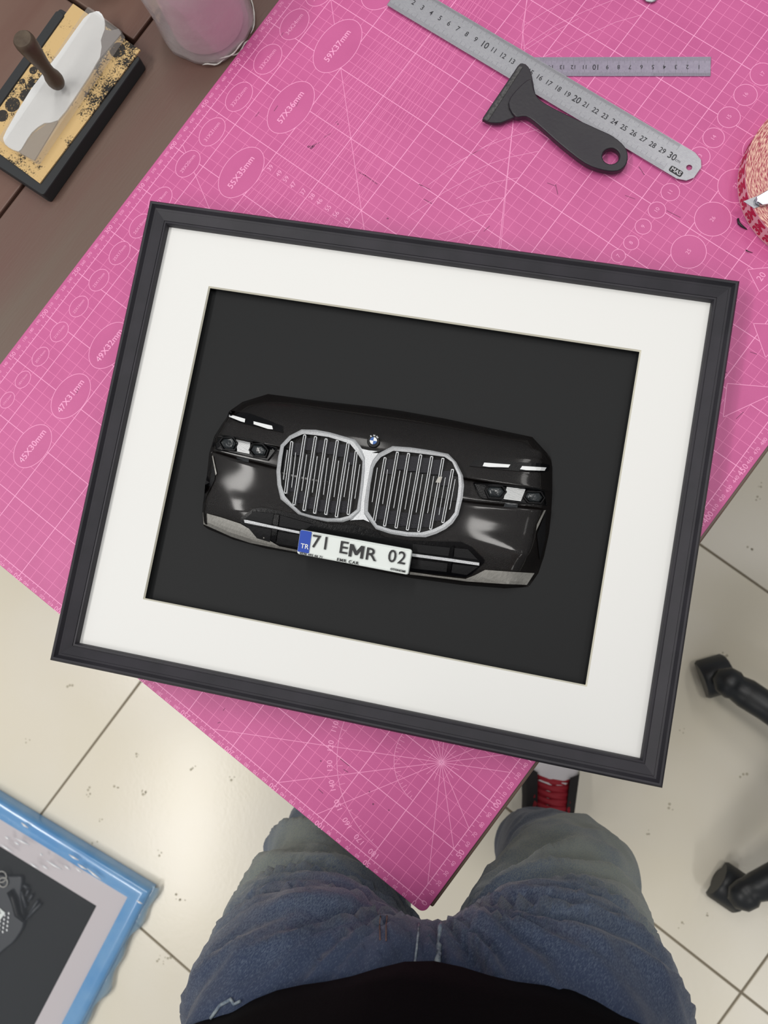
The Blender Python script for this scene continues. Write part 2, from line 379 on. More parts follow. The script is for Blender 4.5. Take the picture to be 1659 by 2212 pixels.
def clip(a, b):
    """parts of segment a-b (mm) outside every printed shape"""
    ts = [(0.0, 1.0)]; dx, dy = b[0] - a[0], b[1] - a[1]
    for cx, cy, rx, ry, _ in ell:
        ax, ay = (a[0] - cx) / rx, (a[1] - cy) / ry; ex, ey = dx / rx, dy / ry
        A = ex * ex + ey * ey; B = 2 * (ax * ex + ay * ey); C_ = ax * ax + ay * ay - 1; D = B * B - 4 * A * C_
        if D > 0: ts = sub(ts, (-B - math.sqrt(D)) / (2 * A), (-B + math.sqrt(D)) / (2 * A))
    for t in tris:
        lo, hi = -1e9, 1e9; ar = (t[1][0] - t[0][0]) * (t[2][1] - t[0][1]) - (t[1][1] - t[0][1]) * (t[2][0] - t[0][0]); s = 1 if ar > 0 else -1
        for k in range(3):
            p, q = t[k], t[(k + 1) % 3]; nx, ny = -(q[1] - p[1]) * s, (q[0] - p[0]) * s
            num = (a[0] - p[0]) * nx + (a[1] - p[1]) * ny; den = dx * nx + dy * ny
            if abs(den) < 1e-9:
                if num < 0: hi = -1e9
            elif den > 0: lo = max(lo, -num / den)
            else: hi = min(hi, -num / den)
        if hi > lo: ts = sub(ts, lo, hi)
    return [((a[0] + dx * u, a[1] + dy * u), (a[0] + dx * v, a[1] + dy * v)) for u, v in ts]
def sub(ts, lo, hi):
    out = []
    for u, v in ts:
        if hi <= u or lo >= v: out.append((u, v)); continue
        if lo > u: out.append((u, lo))
        if hi < v: out.append((hi, v))
    return out
fine, bold = MB(), MB()
def pl(mb, a, b, w, lay=0.0):
    for p, q in clip(a, b): mb.seg((p[0] / 1000, p[1] / 1000), (q[0] / 1000, q[1] / 1000), w / 1000, ZT - 0.00005 + lay, 0.00010)
GX, GY = 890, 580
for k in range(0, GX + 1, 10):
    (pl(bold, (k, 0), (k, GY), 0.62, .00003) if k % 50 == 0 else pl(fine, (k, 0), (k, GY), 0.36))
for k in range(0, GY + 1, 10):
    (pl(bold, (0, k), (GX, k), 0.62, .00004) if (k % 50 == 0 or k == GY) else pl(fine, (0, k), (GX, k), 0.36, .00001))
for k in range(0, GX + 1, 5):           # edge ticks
    L_ = 6 if k % 50 == 0 else (4.2 if k % 10 == 0 else 2.6)
    w = 0.6 if k % 50 == 0 else 0.35
    pl(bold, (k, 0), (k, -L_), w, .00002); pl(bold, (k, GY), (k, GY + L_ * .75), w, .00002)
for k in range(0, GY + 1, 5):
    L_ = 5 if k % 50 == 0 else (3.4 if k % 10 == 0 else 2.2)
    pl(bold, (0, k), (-L_ * .8, k), 0.6 if k % 50 == 0 else 0.35, .00002)
# rays of the angle star and the long diagonals
sx_, sy_ = 100, 50
for dg_ in (30, 45, 60, 120, 135, 150, 210, 225, 240, 300, 315, 330):
    t = math.radians(dg_); dx, dy = math.cos(t), math.sin(t); L_ = 1e9
    if dx > 0: L_ = min(L_, (GX - sx_) / dx)
    if dx < 0: L_ = min(L_, -sx_ / dx)
    if dy > 0: L_ = min(L_, (GY - sy_) / dy)
    if dy < 0: L_ = min(L_, -sy_ / dy)
    pl(bold, (sx_ + dx * .8, sy_ + dy * .8), (sx_ + dx * L_, sy_ + dy * L_), 0.42, .00005)
for dg_ in range(15, 360, 30):
    t = math.radians(dg_); pl(bold, (sx_ + 1.5 * math.cos(t), sy_ + 1.5 * math.sin(t)), (sx_ + 16 * math.cos(t), sy_ + 16 * math.sin(t)), 0.34, .00006)
num = MB()
for rad, lab in ((89, True), (40, False)):
    pts = [(sx_ + rad * math.cos(math.radians(a)), sy_ + rad * math.sin(math.radians(a))) for a in range(0, 181, 3)]
    for p, q in zip(pts, pts[1:]): pl(bold, p, q, 0.4, .00007)
    for a in range(0, 181, 5):
        t = math.radians(a); r2 = rad - (5 if a % 10 == 0 else 3)
        pl(bold, (sx_ + rad * math.cos(t), sy_ + rad * math.sin(t)), (sx_ + r2 * math.cos(t), sy_ + r2 * math.sin(t)), 0.32, .00007)
        if lab and a % 10 == 0 and a: text_flat(num, str(a), (sx_ + 95 * math.cos(t)) / 1000, (sy_ + 95 * math.sin(t)) / 1000, ZT + .00012, 0.0068, t - math.pi / 2)
# further angle lines read off the sheet (sheet pixels on the mat plane)
for poly in ([(1109, 262), (1097, 375), (1081, 540)], [(1168, 278), (1103, 296), (1050, 316), (1016, 335), (965, 362)],
             [(1163, 327), (1100, 340), (1055, 355), (1012, 376)], [(1122, 384), (1070, 393), (1033, 405), (1003, 420), (985, 430)],
             [(1087, 427), (1045, 435), (1015, 444), (990, 452)], [(1062, 462), (1040, 465), (1010, 478), (975, 498), (945, 508)],
             [(1036, 497), (1010, 503), (990, 512), (940, 530)], [(1135, 122), (1128, 60), (1139, 0)],
             [(1387, 32), (1330, 48), (1270, 75), (1200, 112), (1140, 138)], [(1325, 0), (1262, 25), (1200, 55), (1132, 100)],
             [(1225, 0), (1180, 24), (1132, 55)], [(1005, 290), (1060, 240), (1120, 190)], [(1250, 40), (1170, 85), (1100, 130), (1060, 165)],
             [(925, 400), (1000, 345), (1075, 300)], [(880, 470), (960, 415), (1040, 372)]):
    q = [P2(x, y, ZT) for x, y in poly]
    for a, b in zip(q, q[1:]): pl(bold, (a[0] * 1000, a[1] * 1000), (b[0] * 1000, b[1] * 1000), 0.34, .00008)
# fan of double guide lines with little boxed numbers
fan = [(584, 363), (603, 375), (618, 387), (633, 400), (655, 415), (674, 425), (690, 436), (709, 450), (726, 463), (750, 477)]
for k, (x, y) in enumerate(fan):
    a = P2(x, y, ZT); a = (a[0] * 1000, a[1] * 1000)
    text_flat(num, ('39', '49', '59', '47', '37', '28', '46', '55', '56', '63')[k], a[0] / 1000, a[1] / 1000, ZT + .00013, 0.0062, 0.0)
    for off in (-1.6, 1.6):
        t = math.radians(-5 + 1.1 * k)
        pl(fine, (a[0] + 7, a[1] + off), (a[0] + 7 + 250 * math.cos(t), a[1] + off + 250 * math.sin(t)), 0.36, .00009)
        pl(fine, (a[0] - 7, a[1] + off), (a[0] - 7 - 60 * math.cos(t), a[1] + off - 60 * math.sin(t)), 0.36, .00009)
fine.build('printed_fine_grid', m_line2, cm, recalc=False); bold.build('printed_bold_lines', m_line, cm, recalc=False)
sh = MB()
for cx, cy, rx, ry, t in ell:
    n = 48 if rx > 10 else 32
    sh.poly([((cx + rx * math.cos(2 * math.pi * k / n)) / 1000, (cy + ry * math.sin(2 * math.pi * k / n)) / 1000) for k in range(n)], 0.0005, ZT - .00005, True, .00016)
    big = rx > 20
    if cy > 400: text_flat(num, t, cx / 1000, cy / 1000, ZT + .00012, 0.0082 if big else 0.0052 * rx / 16, 0, 0.01 if big else 0, 1.05)
    else: text_flat(num, t, cx / 1000, cy / 1000, ZT + .00012, 0.005, 0)
for t in tris: sh.poly([(p[0] / 1000, p[1] / 1000) for p in t], 0.0005, ZT - .00005, True, .00016)
sh.build('printed_template_shapes', m_line, cm, recalc=False)
text_flat(num, '20', 0.598, 0.076, ZT + .00012, 0.008)
for k in range(0, GX, 10):
    b = k % 50 == 0; s_ = 0.0072 if b else 0.0047
    text_flat(num, str(k), k / 1000, -0.0068, ZT + .00012, s_, 0)
    if k: text_flat(num, str(k), k / 1000, 0.5872, ZT + .00012, s_ * .85, 0)
for k in range(0, GY, 10):
    text_flat(num, str(k), -0.0052, k / 1000, ZT + .00012, 0.0064 if k % 50 == 0 else 0.0040, math.pi / 2)
num.build('printed_numbers', m_line, cm, recalc=False)
# cut scuffs and ink smudges
mb = MB(); random.seed(2)
for a, b in (((668, 318), (690, 308)), ((664, 316), (678, 316)), ((700, 297), (714, 288)), ((722, 266), (730, 262)), ((786, 377), (815, 398)), ((775, 372), (790, 380)), ((915, 430), (933, 440)), ((905, 398), (930, 410)),
             ((735, 1639), (755, 1655)), ((742, 1662), (752, 1668)), ((688, 1705), (698, 1714)), ((1350, 422), (1372, 430)), ((1440, 455), (1470, 470)), ((1182, 395), (1200, 402)), ((1380, 360), (1392, 378)), ((1556, 786), (1562, 770)), ((1550, 795), (1570, 805)), ((1200, 398), (1205, 420)), ((1620, 760), (1635, 765)), ((552, 252), (560, 242)), ((640, 230), (648, 212)), ((606, 80), (612, 70)), ((470, 1562), (476, 1560)), ((482, 1535), (486, 1530)), ((1590, 905), (1606, 890)), ((165, 850), (172, 835)), ((600, 228), (592, 240)), ((835, 473), (838, 470)), ((1045, 500), (1058, 488))):
    mb.seg(P2(*a, ZT), P2(*b, ZT), random.uniform(.0004, .0008), ZT - .00005, 0.00013)
for px, py, r in ((672, 318, .0020), (677, 316, .0014), (666, 317, .0012), (730, 268, .0008), (838, 472, .0008), (806, 1737, .0009), (798, 1710, .0007), (840, 1750, .0007), (693, 1644, .0007)):
    p = P(px, py, ZT); mb.lathe([(r, -.00005), (r * .9, .00013)], p, 9)
x = mb.build('ink_scuffs', mat('dark_ink_scuff', rgb(140, 68, 108), 0.7), cm); x['kind'] = 'stuff'

# ------------------------------------------------------------------ picture frame
ztop = ZT + 0.034
oc = [P(x, y, ztop) for x, y in ((322, 431), (1603, 603), (1431, 1706), (104, 1425))]     # TL TR BR BL
ctr = sum(oc, Vector()) / 4
ex = ((oc[1] - oc[0]) + (oc[2] - oc[3])); ex.z = 0; ex.normalize()
ey = Vector((-ex.y, ex.x, 0))                                                           # points up the picture
if (oc[0] - oc[3]).dot(ey) < 0: ey = -ey
HW = ((oc[1] - oc[0]).length + (oc[2] - oc[3]).length) / 4; HH = ((oc[0] - oc[3]).length + (oc[1] - oc[2]).length) / 4
def FR(s, t, z): return Vector((ctr.x, ctr.y, 0)) + ex * s + ey * t + Vector((0, 0, z))
pf = thing('picture_frame', (ctr.x, ctr.y, ZT), 'charcoal wooden picture frame with wide white mount, framing a black car front', 'picture frame')
prof = [(0, 0.0), (0, 0.0305), (0.0008, 0.0325), (0.0022, 0.034), (0.0036, 0.0336), (0.0044, 0.0318), (0.0056, 0.0300), (0.0072, 0.0293),
        (0.0076, 0.0300), (0.0146, 0.0268), (0.0148, 0.0262), (0.0153, 0.0262), (0.0156, 0.0270), (0.0166, 0.0270), (0.0172, 0.0258), (0.0175, 0.0225), (0.0175, 0.0205), (0.0100, 0.0205), (0.0100, 0.0)]
for (sa, ta), (sb_, tb) in (((-1, 1), (1, 1)), ((1, 1), (1, -1)), ((1, -1), (-1, -1)), ((-1, -1), (-1, 1))):
    rings = []
    for s, t in ((sa, ta), (sb_, tb)):
        rings.append([FR(s * (HW - d_), t * (HH - d_), ZT + z) for d_, z in prof])
    MB().loft(rings).build('moulding', m_black, pf, auto=28)
def ext(pts, z):
    s = [ (P(x, y, z) - Vector((ctr.x, ctr.y, z))).dot(ex) for x, y in pts]; t = [(P(x, y, z) - Vector((ctr.x, ctr.y, z))).dot(ey) for x, y in pts]
    return ((s[0] + s[3]) / 2, (s[1] + s[2]) / 2, (t[2] + t[3]) / 2, (t[0] + t[1]) / 2)
zp = ZT + 0.0205
w0, w1, w2, w3 = ext([(449, 619), (1386, 755), (1268, 1483), (310, 1295)], zp)
go, gi = HW - 0.0105, HH - 0.0105
def ring4(a0, a1, b0, b1, z): return [FR(a0, b0, z), FR(a1, b0, z), FR(a1, b1, z), FR(a0, b1, z)]
mb = MB().loft([ring4(-go, go, -gi, gi, zp - 0.0016), ring4(-go, go, -gi, gi, zp), ring4(w0, w1, w2, w3, zp)], True, False)
mb.build('mount_board', m_card, pf, recalc=False)
MB().loft([ring4(w0, w1, w2, w3, zp), ring4(w0 + .0011, w1 - .0011, w2 + .0011, w3 - .0011, zp - .0018)], True, False).build('bevelled_mount_edge', m_cut, pf, recalc=False)
ZB = ZT + 0.012
MB().loft([ring4(-go, go, -gi, gi, ZB - 0.003), ring4(-go, go, -gi, gi, ZB)]).build('backing_board', m_back, pf)
MB().loft([ring4(-go, go, -gi, gi, ZB - 0.0085), ring4(-go, go, -gi, gi, ZB - 0.0032)]).build('back_panel', m_wood, pf)

# ------------------------------------------------------------------ relief model of a car front on the backing board
cf = thing('car_front_model', tuple(P(815, 1070, ZB)), 'glossy black relief of a car front with twin silver grilles and white plate', 'car model')
rows = [
 [(494, 889, 0), (524, 868, 0), (579, 851, 0), (690, 866, 0), (800, 878, 0), (870, 888, 0), (960, 904, 0), (1060, 925, 0), (1150, 944, 0), (1190, 988, 0)],
 [(493, 893, 0), (526, 872, 8), (581, 856, 9), (690, 871, 10), (800, 884, 10), (870, 894, 10), (960, 910, 10), (1060, 931, 9), (1148, 950, 8), (1191, 995, 0)],
 [(491, 899, 0), (507, 890, 14), (575, 884, 17), (690, 897, 19), (790, 909, 20), (850, 918, 20), (935, 932, 19), (1045, 953, 18), (1170, 974, 14), (1192, 1003, 0)],
 [(489, 903, 0), (495, 899, 17), (560, 904, 21), (655, 918, 23), (745, 926, 25), (808, 938, 26), (890, 950, 25), (1025, 984, 23), (1165, 992, 18), (1193, 1010, 0)],
 [(480, 915, 0), (486, 911, 19), (545, 925, 24), (615, 940, 26), (740, 940, 28), (804, 964, 29), (895, 964, 28), (1008, 1007, 26), (1162, 1022, 21), (1193, 1025, 0)],
 [(463, 942, 0), (469, 943, 21), (530, 951, 27), (606, 964, 28), (690, 985, 26), (802, 1000, 28), (905, 1008, 26), (1003, 1034, 28), (1166, 1056, 23), (1193, 1062, 0)],
 [(462, 946, 0), (469, 948, 17), (530, 957, 21), (606, 969, 23), (690, 990, 26), (802, 1005, 28), (905, 1014, 26), (1003, 1039, 23), (1166, 1061, 17), (1193, 1066, 0)],
 [(454, 972, 0), (460, 973, 15), (529, 993, 18), (596, 1008, 21), (690, 1036, 26), (797, 1046, 28), (905, 1064, 26), (1002, 1083, 21), (1166, 1096, 15), (1191, 1101, 0)],
 [(452, 978, 0), (459, 977, 20), (528, 998, 26), (594, 1013, 28), (690, 1040, 26), (797, 1050, 28), (905, 1068, 26), (1002, 1088, 28), (1166, 1101, 22), (1191, 1107, 0)],
 [(446, 1035, 0), (453, 1037, 20), (520, 1055, 23), (600, 1080, 27), (690, 1090, 26), (790, 1100, 28), (900, 1120, 26), (988, 1135, 27), (1150, 1148, 20), (1186, 1152, 0)],
 [(438, 1090, 0), (443, 1092, 18), (500, 1100, 26), (590, 1103, 27), (690, 1125, 26), (785, 1140, 26), (900, 1158, 26), (1000, 1170, 28), (1140, 1197, 24), (1175, 1202, 0)],
 [(437, 1106, 0), (441, 1107, 16), (510, 1132, 20), (580, 1155, 20), (680, 1165, 18), (780, 1185, 18), (890, 1203, 18), (1010, 1225, 20), (1110, 1236, 19), (1163, 1238, 0)],
 [(438, 1128, 0), (443, 1130, 11), (505, 1159, 14), (575, 1179, 14), (680, 1198, 14), (780, 1221, 14), (900, 1244, 14), (1000, 1257, 14), (1100, 1263, 12), (1148, 1260, 0)],
 [(440, 1136, 0), (450, 1143, 0), (505, 1166, 0), (575, 1185, 0), (680, 1203, 0), (780, 1227, 0), (890, 1249, 0), (1000, 1264, 0), (1090, 1271, 0), (1142, 1268, 0)]]
nr, nc = len(rows), len(rows[0])
vs = [P(x, y, ZB + h / 1000.0) for r in rows for x, y, h in r]
fs = [(j * nc + i, (j + 1) * nc + i, (j + 1) * nc + i + 1, j * nc + i + 1) for j in range(nr - 1) for i in range(nc - 1)]
bodyo = MB().add(vs, fs).build('body_shell', m_paint, cf, smooth=True, recalc=False)
sm = bodyo.modifiers.new('sub', 'SUBSURF'); sm.levels = 3; sm.render_levels = 3
bme = bodyo.data
cr = bme.attributes.new('crease_edge', 'FLOAT', 'EDGE')
for e in bme.edges:
    a, b = e.vertices; ra, rb = a // nc, b // nc
    if ra == rb and ra in (3, 5, 6, 7, 8, 11): cr.data[e.index].value = 0.75 if 5 <= ra <= 8 else 0.5
    if ra == rb and ra in (0, nr - 1): cr.data[e.index].value = 1.0
    if a % nc == b % nc and a % nc in (0, nc - 1): cr.data[e.index].value = 1.0
    if a % nc == b % nc and a % nc in (1, nc - 2): cr.data[e.index].value = 0.4
cv = bme.attributes.new('crease_vert', 'FLOAT', 'POINT')
for v in range(len(bme.vertices)):
    if v // nc in (0, nr - 1) or v % nc in (0, nc - 1): cv.data[v].value = 1.0
    elif v % nc in (1, nc - 2): cv.data[v].value = 0.6
dg = bpy.context.evaluated_depsgraph_get(); dg.update()
ev = bodyo.evaluated_get(dg); me_ = ev.to_mesh()
boff = base_of(cf)
BV = BVHTree.FromPolygons([v.co + boff for v in me_.vertices], [tuple(p.vertices) for p in me_.polygons]); ev.to_mesh_clear()
def on_body(px, py, lift=0.0, hd=0.020):
    d_ = ray(px, py).normalized(); h = BV.ray_cast(CAM, d_)
    p = h[0] if h[0] is not None else P(px, py, ZB + hd)
    return p - d_ * lift
A = lambda pts: [(420 + x / 4.1475, 830 + y / 4.1475) for x, y in pts]      # readings from two enlargements
B = lambda pts: [(780 + x / 3.770, 900 + y / 3.770) for x, y in pts]
def decal(name, outlines, m, parent, t=0.0012, depth=0.0008, maxlen=14.0, flat=None, bevel=0.0, label=None):
    """plate of thickness t that follows the body under the given outline"""
    out = MB()
    for ol in outlines:
        bm = bmesh.new(); vv = [bm.verts.new((x, y, 0)) for x, y in ol]
        bm.faces.new(vv); bmesh.ops.triangulate(bm, faces=bm.faces[:])
        for _ in range(4):
            le = [e for e in bm.edges if e.calc_length() > maxlen]
            if not le: break
            bmesh.ops.subdivide_edges(bm, edges=le, cuts=1); bmesh.ops.triangulate(bm, faces=[f for f in bm.faces if len(f.verts) > 3])
        r = bmesh.ops.extrude_face_region(bm, geom=bm.faces[:])
        for g in r['geom']:
            if isinstance(g, bmesh.types.BMVert): g.co.z = 1
        bm.verts.index_update()
        V_ = []
        for v in bm.verts:
            if flat is not None:
                V_.append(P(v.co.x, v.co.y, ZB + flat + (t if v.co.z > .5 else -depth)))
            else: V_.append(on_body(v.co.x, v.co.y, t if v.co.z > 0.5 else -depth))
        out.add(V_, [tuple(v.index for v in f.verts) for f in bm.faces]); bm.free()
    o = out.build(name, m, parent, bevel=bevel)
    if label: o['label'] = label
    return o
# lower intake, matt black, with granular panels
intL = A([(415, 1195), (520, 1118), (600, 1105), (700, 1122), (930, 1168), (1200, 1255), (1420, 1255), (1659, 1330), (1659, 1420), (1500, 1400), (1050, 1300), (960, 1300), (930, 1480), (510, 1392), (470, 1355), (410, 1255)])
intR = B([(20, 900), (200, 985), (400, 1010), (820, 1020), (900, 1060), (1003, 1165), (1003, 1190), (900, 1285), (850, 1310), (400, 1258), (410, 1080), (30, 1000)])
decal('lower_intake', [intL], m_gloss, cf, 0.0010); decal('lower_intake', [intR], m_gloss, cf, 0.0010)
decal('intake_mesh', [A([(455, 1205), (530, 1140), (712, 1160), (690, 1262), (560, 1235)])], m_matteb, cf, 0.0018)
decal('intake_mesh', [A([(765, 1172), (1060, 1255), (1000, 1300), (755, 1270)])], m_matteb, cf, 0.0018)
decal('intake_mesh', [A([(460, 1260), (690, 1300), (675, 1415), (560, 1380)])], m_matteb, cf, 0.0018)
decal('intake_mesh', [A([(745, 1320), (940, 1350), (925, 1460), (730, 1425)])], m_matteb, cf, 0.0018)
decal('intake_mesh', [B([(420, 1035), (725, 1068), (712, 1135), (420, 1100)])], m_matteb, cf, 0.0016)
decal('intake_mesh', [B([(760, 1070), (870, 1080), (950, 1165), (755, 1140)])], m_matteb, cf, 0.0016)
decal('intake_mesh', [B([(415, 1160), (705, 1195), (695, 1265), (405, 1235)])], m_matteb, cf, 0.0016)
decal('intake_mesh', [B([(745, 1200), (955, 1222), (860, 1290), (735, 1270)])], m_matteb, cf, 0.0016)
decal('intake_divider', [A([(715, 1165), (760, 1172), (728, 1415), (695, 1412)])], m_gloss, cf, 0.0030)
decal('intake_divider', [B([(735, 1058), (756, 1060), (728, 1270), (705, 1268)])], m_gloss, cf, 0.0030)
decal('chrome_strip', [A([(445, 1214), (470, 1216), (700, 1268), (942, 1318), (940, 1340), (700, 1290), (448, 1240)])], m_silver, cf, 0.0040)
decal('chrome_strip', [B([(415, 1114), (700, 1152), (962, 1190), (962, 1213), (700, 1176), (415, 1138)])], m_silver, cf, 0.0040)
# grey skirt along the bottom
decal('bumper_skirt', [A([(75, 1148), (245, 1195), (412, 1250), (440, 1315), (475, 1375), (520, 1400), (760, 1452), (922, 1485), (918, 1504), (720, 1466), (500, 1422), (330, 1366), (80, 1254)])], m_alu, cf, 0.0016)
decal('bumper_skirt', [B([(1010, 1248), (1200, 1262), (1412, 1275), (1350, 1370), (1150, 1362), (860, 1342), (600, 1308), (395, 1285), (400, 1264), (620, 1296), (850, 1322), (930, 1290)])], m_alu, cf, 0.0016)
# side vents
decal('side_vent', [A([(165, 680), (186, 780), (180, 860), (120, 980), (84, 1065), (95, 900), (130, 740)])], m_matteb, cf, 0.0012)
decal('side_vent', [B([(1506, 762), (1500, 1000), (1455, 1165), (1432, 960), (1470, 860)])], m_matteb, cf, 0.0012)
decal('vent_edge', [A([(150, 610), (160, 606), (178, 700), (200, 800), (190, 815), (170, 710)])], m_alu, cf, 0.0014)
decal('vent_edge', [B([(1490, 762), (1505, 762), (1450, 880), (1425, 930), (1432, 880)])], m_alu, cf, 0.0014)
# upper slim lights
for C_, dark, bars in ((A, [(320, 235), (500, 262), (680, 330), (790, 375), (795, 432), (650, 400), (400, 340), (292, 292)],
                        [[(312, 268), (455, 310), (450, 342), (418, 334), (410, 322), (308, 290)], [(530, 332), (695, 372), (703, 404), (658, 400), (650, 384), (530, 358)]]),
                       (B, [(930, 352), (1200, 365), (1500, 383), (1538, 396), (1532, 440), (1490, 455), (1200, 437), (880, 400)],
                        [[(1003, 374), (1216, 390), (1200, 414), (1052, 402), (1042, 410), (990, 403)], [(1312, 402), (1510, 414), (1495, 440), (1365, 430), (1345, 436), (1294, 428)]])):
    hl = decal('slim_light', [C_(dark)], m_gloss, cf, 0.0010)
    for b_ in bars: decal('light_bar', [C_(b_)], m_white, hl, 0.0024)
# main lamps
for C_, rec, hexes, pan, refl in (
    (A, [(215, 452), (330, 470), (500, 498), (742, 570), (655, 682), (500, 652), (200, 582), (165, 562), (182, 482)],
     [[(262, 488), (340, 484), (376, 530), (352, 584), (265, 576), (232, 520)], [(530, 543), (604, 545), (648, 590), (628, 644), (538, 634), (503, 590)]],
     [(374, 495), (500, 521), (492, 625), (384, 603)], [(380, 652), (490, 668), (485, 700), (376, 682)]),
    (B, [(915, 540), (1200, 562), (1430, 585), (1490, 605), (1512, 720), (1300, 702), (990, 665), (968, 650)],
     [[(1040, 572), (1142, 574), (1170, 612), (1132, 660), (1046, 652), (1024, 600)], [(1358, 616), (1455, 620), (1484, 660), (1455, 697), (1366, 690), (1334, 650)]],
     [(1187, 572), (1340, 590), (1300, 690), (1160, 672)], [(1172, 700), (1278, 712), (1272, 742), (1162, 735)])):
    hd = decal('headlamp', [C_(rec)], m_gloss, cf, 0.0012)
    r_ = C_(rec); mb = MB(); mb.tube([on_body(x, y, 0.0016) for x, y in r_ + r_[:1]], 0.0005, 6); mb.build('lamp_rim', m_gloss, hd, smooth=True)
    for h_ in hexes:
        hx = C_(h_); cx = sum(p[0] for p in hx) / 6; cy = sum(p[1] for p in hx) / 6
        big = [(cx + (x - cx) * 1.16, cy + (y - cy) * 1.22) for x, y in hx]; mb = MB(); mb.tube([on_body(x, y, 0.0028) for x, y in big + big[:1]], 0.0008, 6); mb.build('lens_bezel', m_matteb, hd, smooth=True)
        ring0 = [on_body(x, y, 0.001) for x, y in hx]; ring1 = [on_body(cx + (x - cx) * .9, cy + (y - cy) * .9, 0.0038) for x, y in hx]; ring2 = [on_body(cx + (x - cx) * .5, cy + (y - cy) * .5, 0.0047) for x, y in hx]
        MB().loft([ring0, ring1, ring2]).build('lens', m_lens, hd, smooth=True)
    pn = C_(pan); k_ = 10
    def lp(a, b, t): return (a[0] + (b[0] - a[0]) * t, a[1] + (b[1] - a[1]) * t)
    for k in range(k_):
        t0_, t1_ = k / k_ + .012, (k + .66) / k_ + .012
        decal('light_rib', [[lp(pn[0], pn[3], t0_), lp(pn[1], pn[2], t0_), lp(pn[1], pn[2], t1_), lp(pn[0], pn[3], t1_)]], m_white, hd, 0.0030, maxlen=40)
    decal('reflector', [C_(refl)], mat('grey_reflector', rgb(70, 72, 74), 0.3), hd, 0.0008)

# grilles
inL = A([(975, 445), (1080, 455), (1200, 472), (1390, 530), (1440, 590), (1505, 690), (1500, 780), (1490, 880), (1475, 1000), (1455, 1120), (1380, 1180), (1300, 1200), (1190, 1200), (1070, 1180), (960, 1150), (880, 1080), (810, 1000), (778, 900), (770, 780), (785, 660), (802, 560), (870, 490)])
outL = A([(960, 405), (1090, 408), (1210, 430), (1440, 495), (1490, 560), (1530, 660), (1528, 780), (1518, 890), (1503, 1010), (1490, 1140), (1420, 1205), (1330, 1236), (1190, 1232), (1060, 1205), (930, 1165), (845, 1090), (772, 1030), (742, 900), (734, 780), (750, 650), (772, 545), (850, 462)])
inR = B([(262, 278), (400, 290), (560, 310), (680, 327), (742, 370), (790, 475), (795, 560), (785, 650), (762, 780), (720, 835), (655, 885), (580, 920), (490, 943), (380, 940), (250, 920), (130, 882), (55, 770), (60, 690), (75, 560), (100, 420), (120, 380), (160, 330)])
outR = B([(255, 240), (400, 250), (570, 275), (710, 303), (775, 370), (830, 480), (838, 560), (828, 660), (792, 800), (745, 870), (690, 915), (610, 955), (525, 982), (370, 975), (240, 955), (120, 915), (25, 790), (28, 690), (48, 560), (75, 410), (95, 355), (140, 300)])
HG = 0.0285
for inn in (inL, inR): decal('grille_recess', [inn], m_gloss, cf, 0.0008, 0.004, flat=HG - 0.0030, maxlen=60)
def ringmesh(mb, out_, inn, z0, z1):
    n = len(out_)
    def mid(k): return ((out_[k][0] * .55 + inn[k][0] * .45), (out_[k][1] * .55 + inn[k][1] * .45))
    R0 = [P(x, y, z0) for x, y in out_]; R1 = [P(x, y, z1 - .0014) for x, y in out_]; R2 = [P(*mid(k), z1) for k in range(n)]
    R3 = [P(x, y, z1 - .0012) for x, y in inn]; R4 = [P(x, y, z0) for x, y in inn]
    mb.loft([R0, R1, R2, R3, R4], True, False)
mb = MB(); ringmesh(mb, outL, inL, ZB + HG - .004, ZB + HG + .0042); ringmesh(mb, outR, inR, ZB + HG - .004, ZB + HG + .0042)
brd = A([(1440, 497), (1500, 575), (1560, 592), (1640, 598)]) + B([(100, 292), (140, 300), (95, 355), (72, 420), (48, 560), (28, 690), (25, 790), (20, 835), (-40, 845), (-75, 845)]) + A([(1420, 1205), (1490, 1140), (1503, 1010), (1518, 890), (1528, 780), (1530, 660), (1490, 560)])
brd = A([(1440, 497), (1500, 578), (1560, 592), (1640, 600), (1680, 590)]) + B([(85, 295), (140, 298), (95, 355), (75, 410), (48, 560), (28, 690), (25, 790), (70, 860), (20, 838), (-60, 842), (-90, 845)]) + A([(1420, 1207), (1485, 1140), (1500, 1010), (1516, 890), (1526, 780), (1528, 660), (1488, 560)])
mb.add([P(x, y, ZB + HG + .0031) for x, y in brd] + [P(x, y, ZB + HG - .004) for x, y in brd],
       [tuple(range(len(brd)))] + [(i, (i + 1) % len(brd), len(brd) + (i + 1) % len(brd), len(brd) + i) for i in range(len(brd))])
mb.build('grille_surround', m_silver, cf, auto=50)
rimL = [((a[0] + b[0] * 3) / 4, (a[1] + b[1] * 3) / 4) for a, b in zip(outL, inL)]
# slats: outlined pairs and single fins
dl = [((872, 515), (815, 975)), ((988, 455), (890, 1080)), ((1085, 470), (980, 1130)), ((1180, 490), (1075, 1155)), ((1280, 505), (1175, 1165)), ((1376, 527), (1270, 1188)), ((1450, 600), (1376, 1165))]
sl = [((832, 590), (795, 855)), ((907, 612), (870, 925)), ((1005, 630), (960, 955)), ((1100, 645), (1055, 970)), ((1196, 660), (1155, 990)), ((1292, 685), (1250, 1010)), ((1388, 700), (1340, 1010)), ((1482, 718), (1436, 1025))]
dr = [((196, 335), (106, 850)), ((296, 290), (190, 890)), ((387, 300), (284, 905)), ((486, 312), (376, 922)), ((576, 325), (468, 935)), ((667, 340), (565, 915)), ((745, 430), (665, 862))]
sr = [((132, 415), (90, 695)), ((216, 430), (175, 710)), ((316, 440), (265, 745)), ((407, 455), (357, 755)), ((500, 470), (448, 780)), ((592, 485), (541, 785)), ((686, 495), (634, 800)), ((766, 510), (721, 755))]
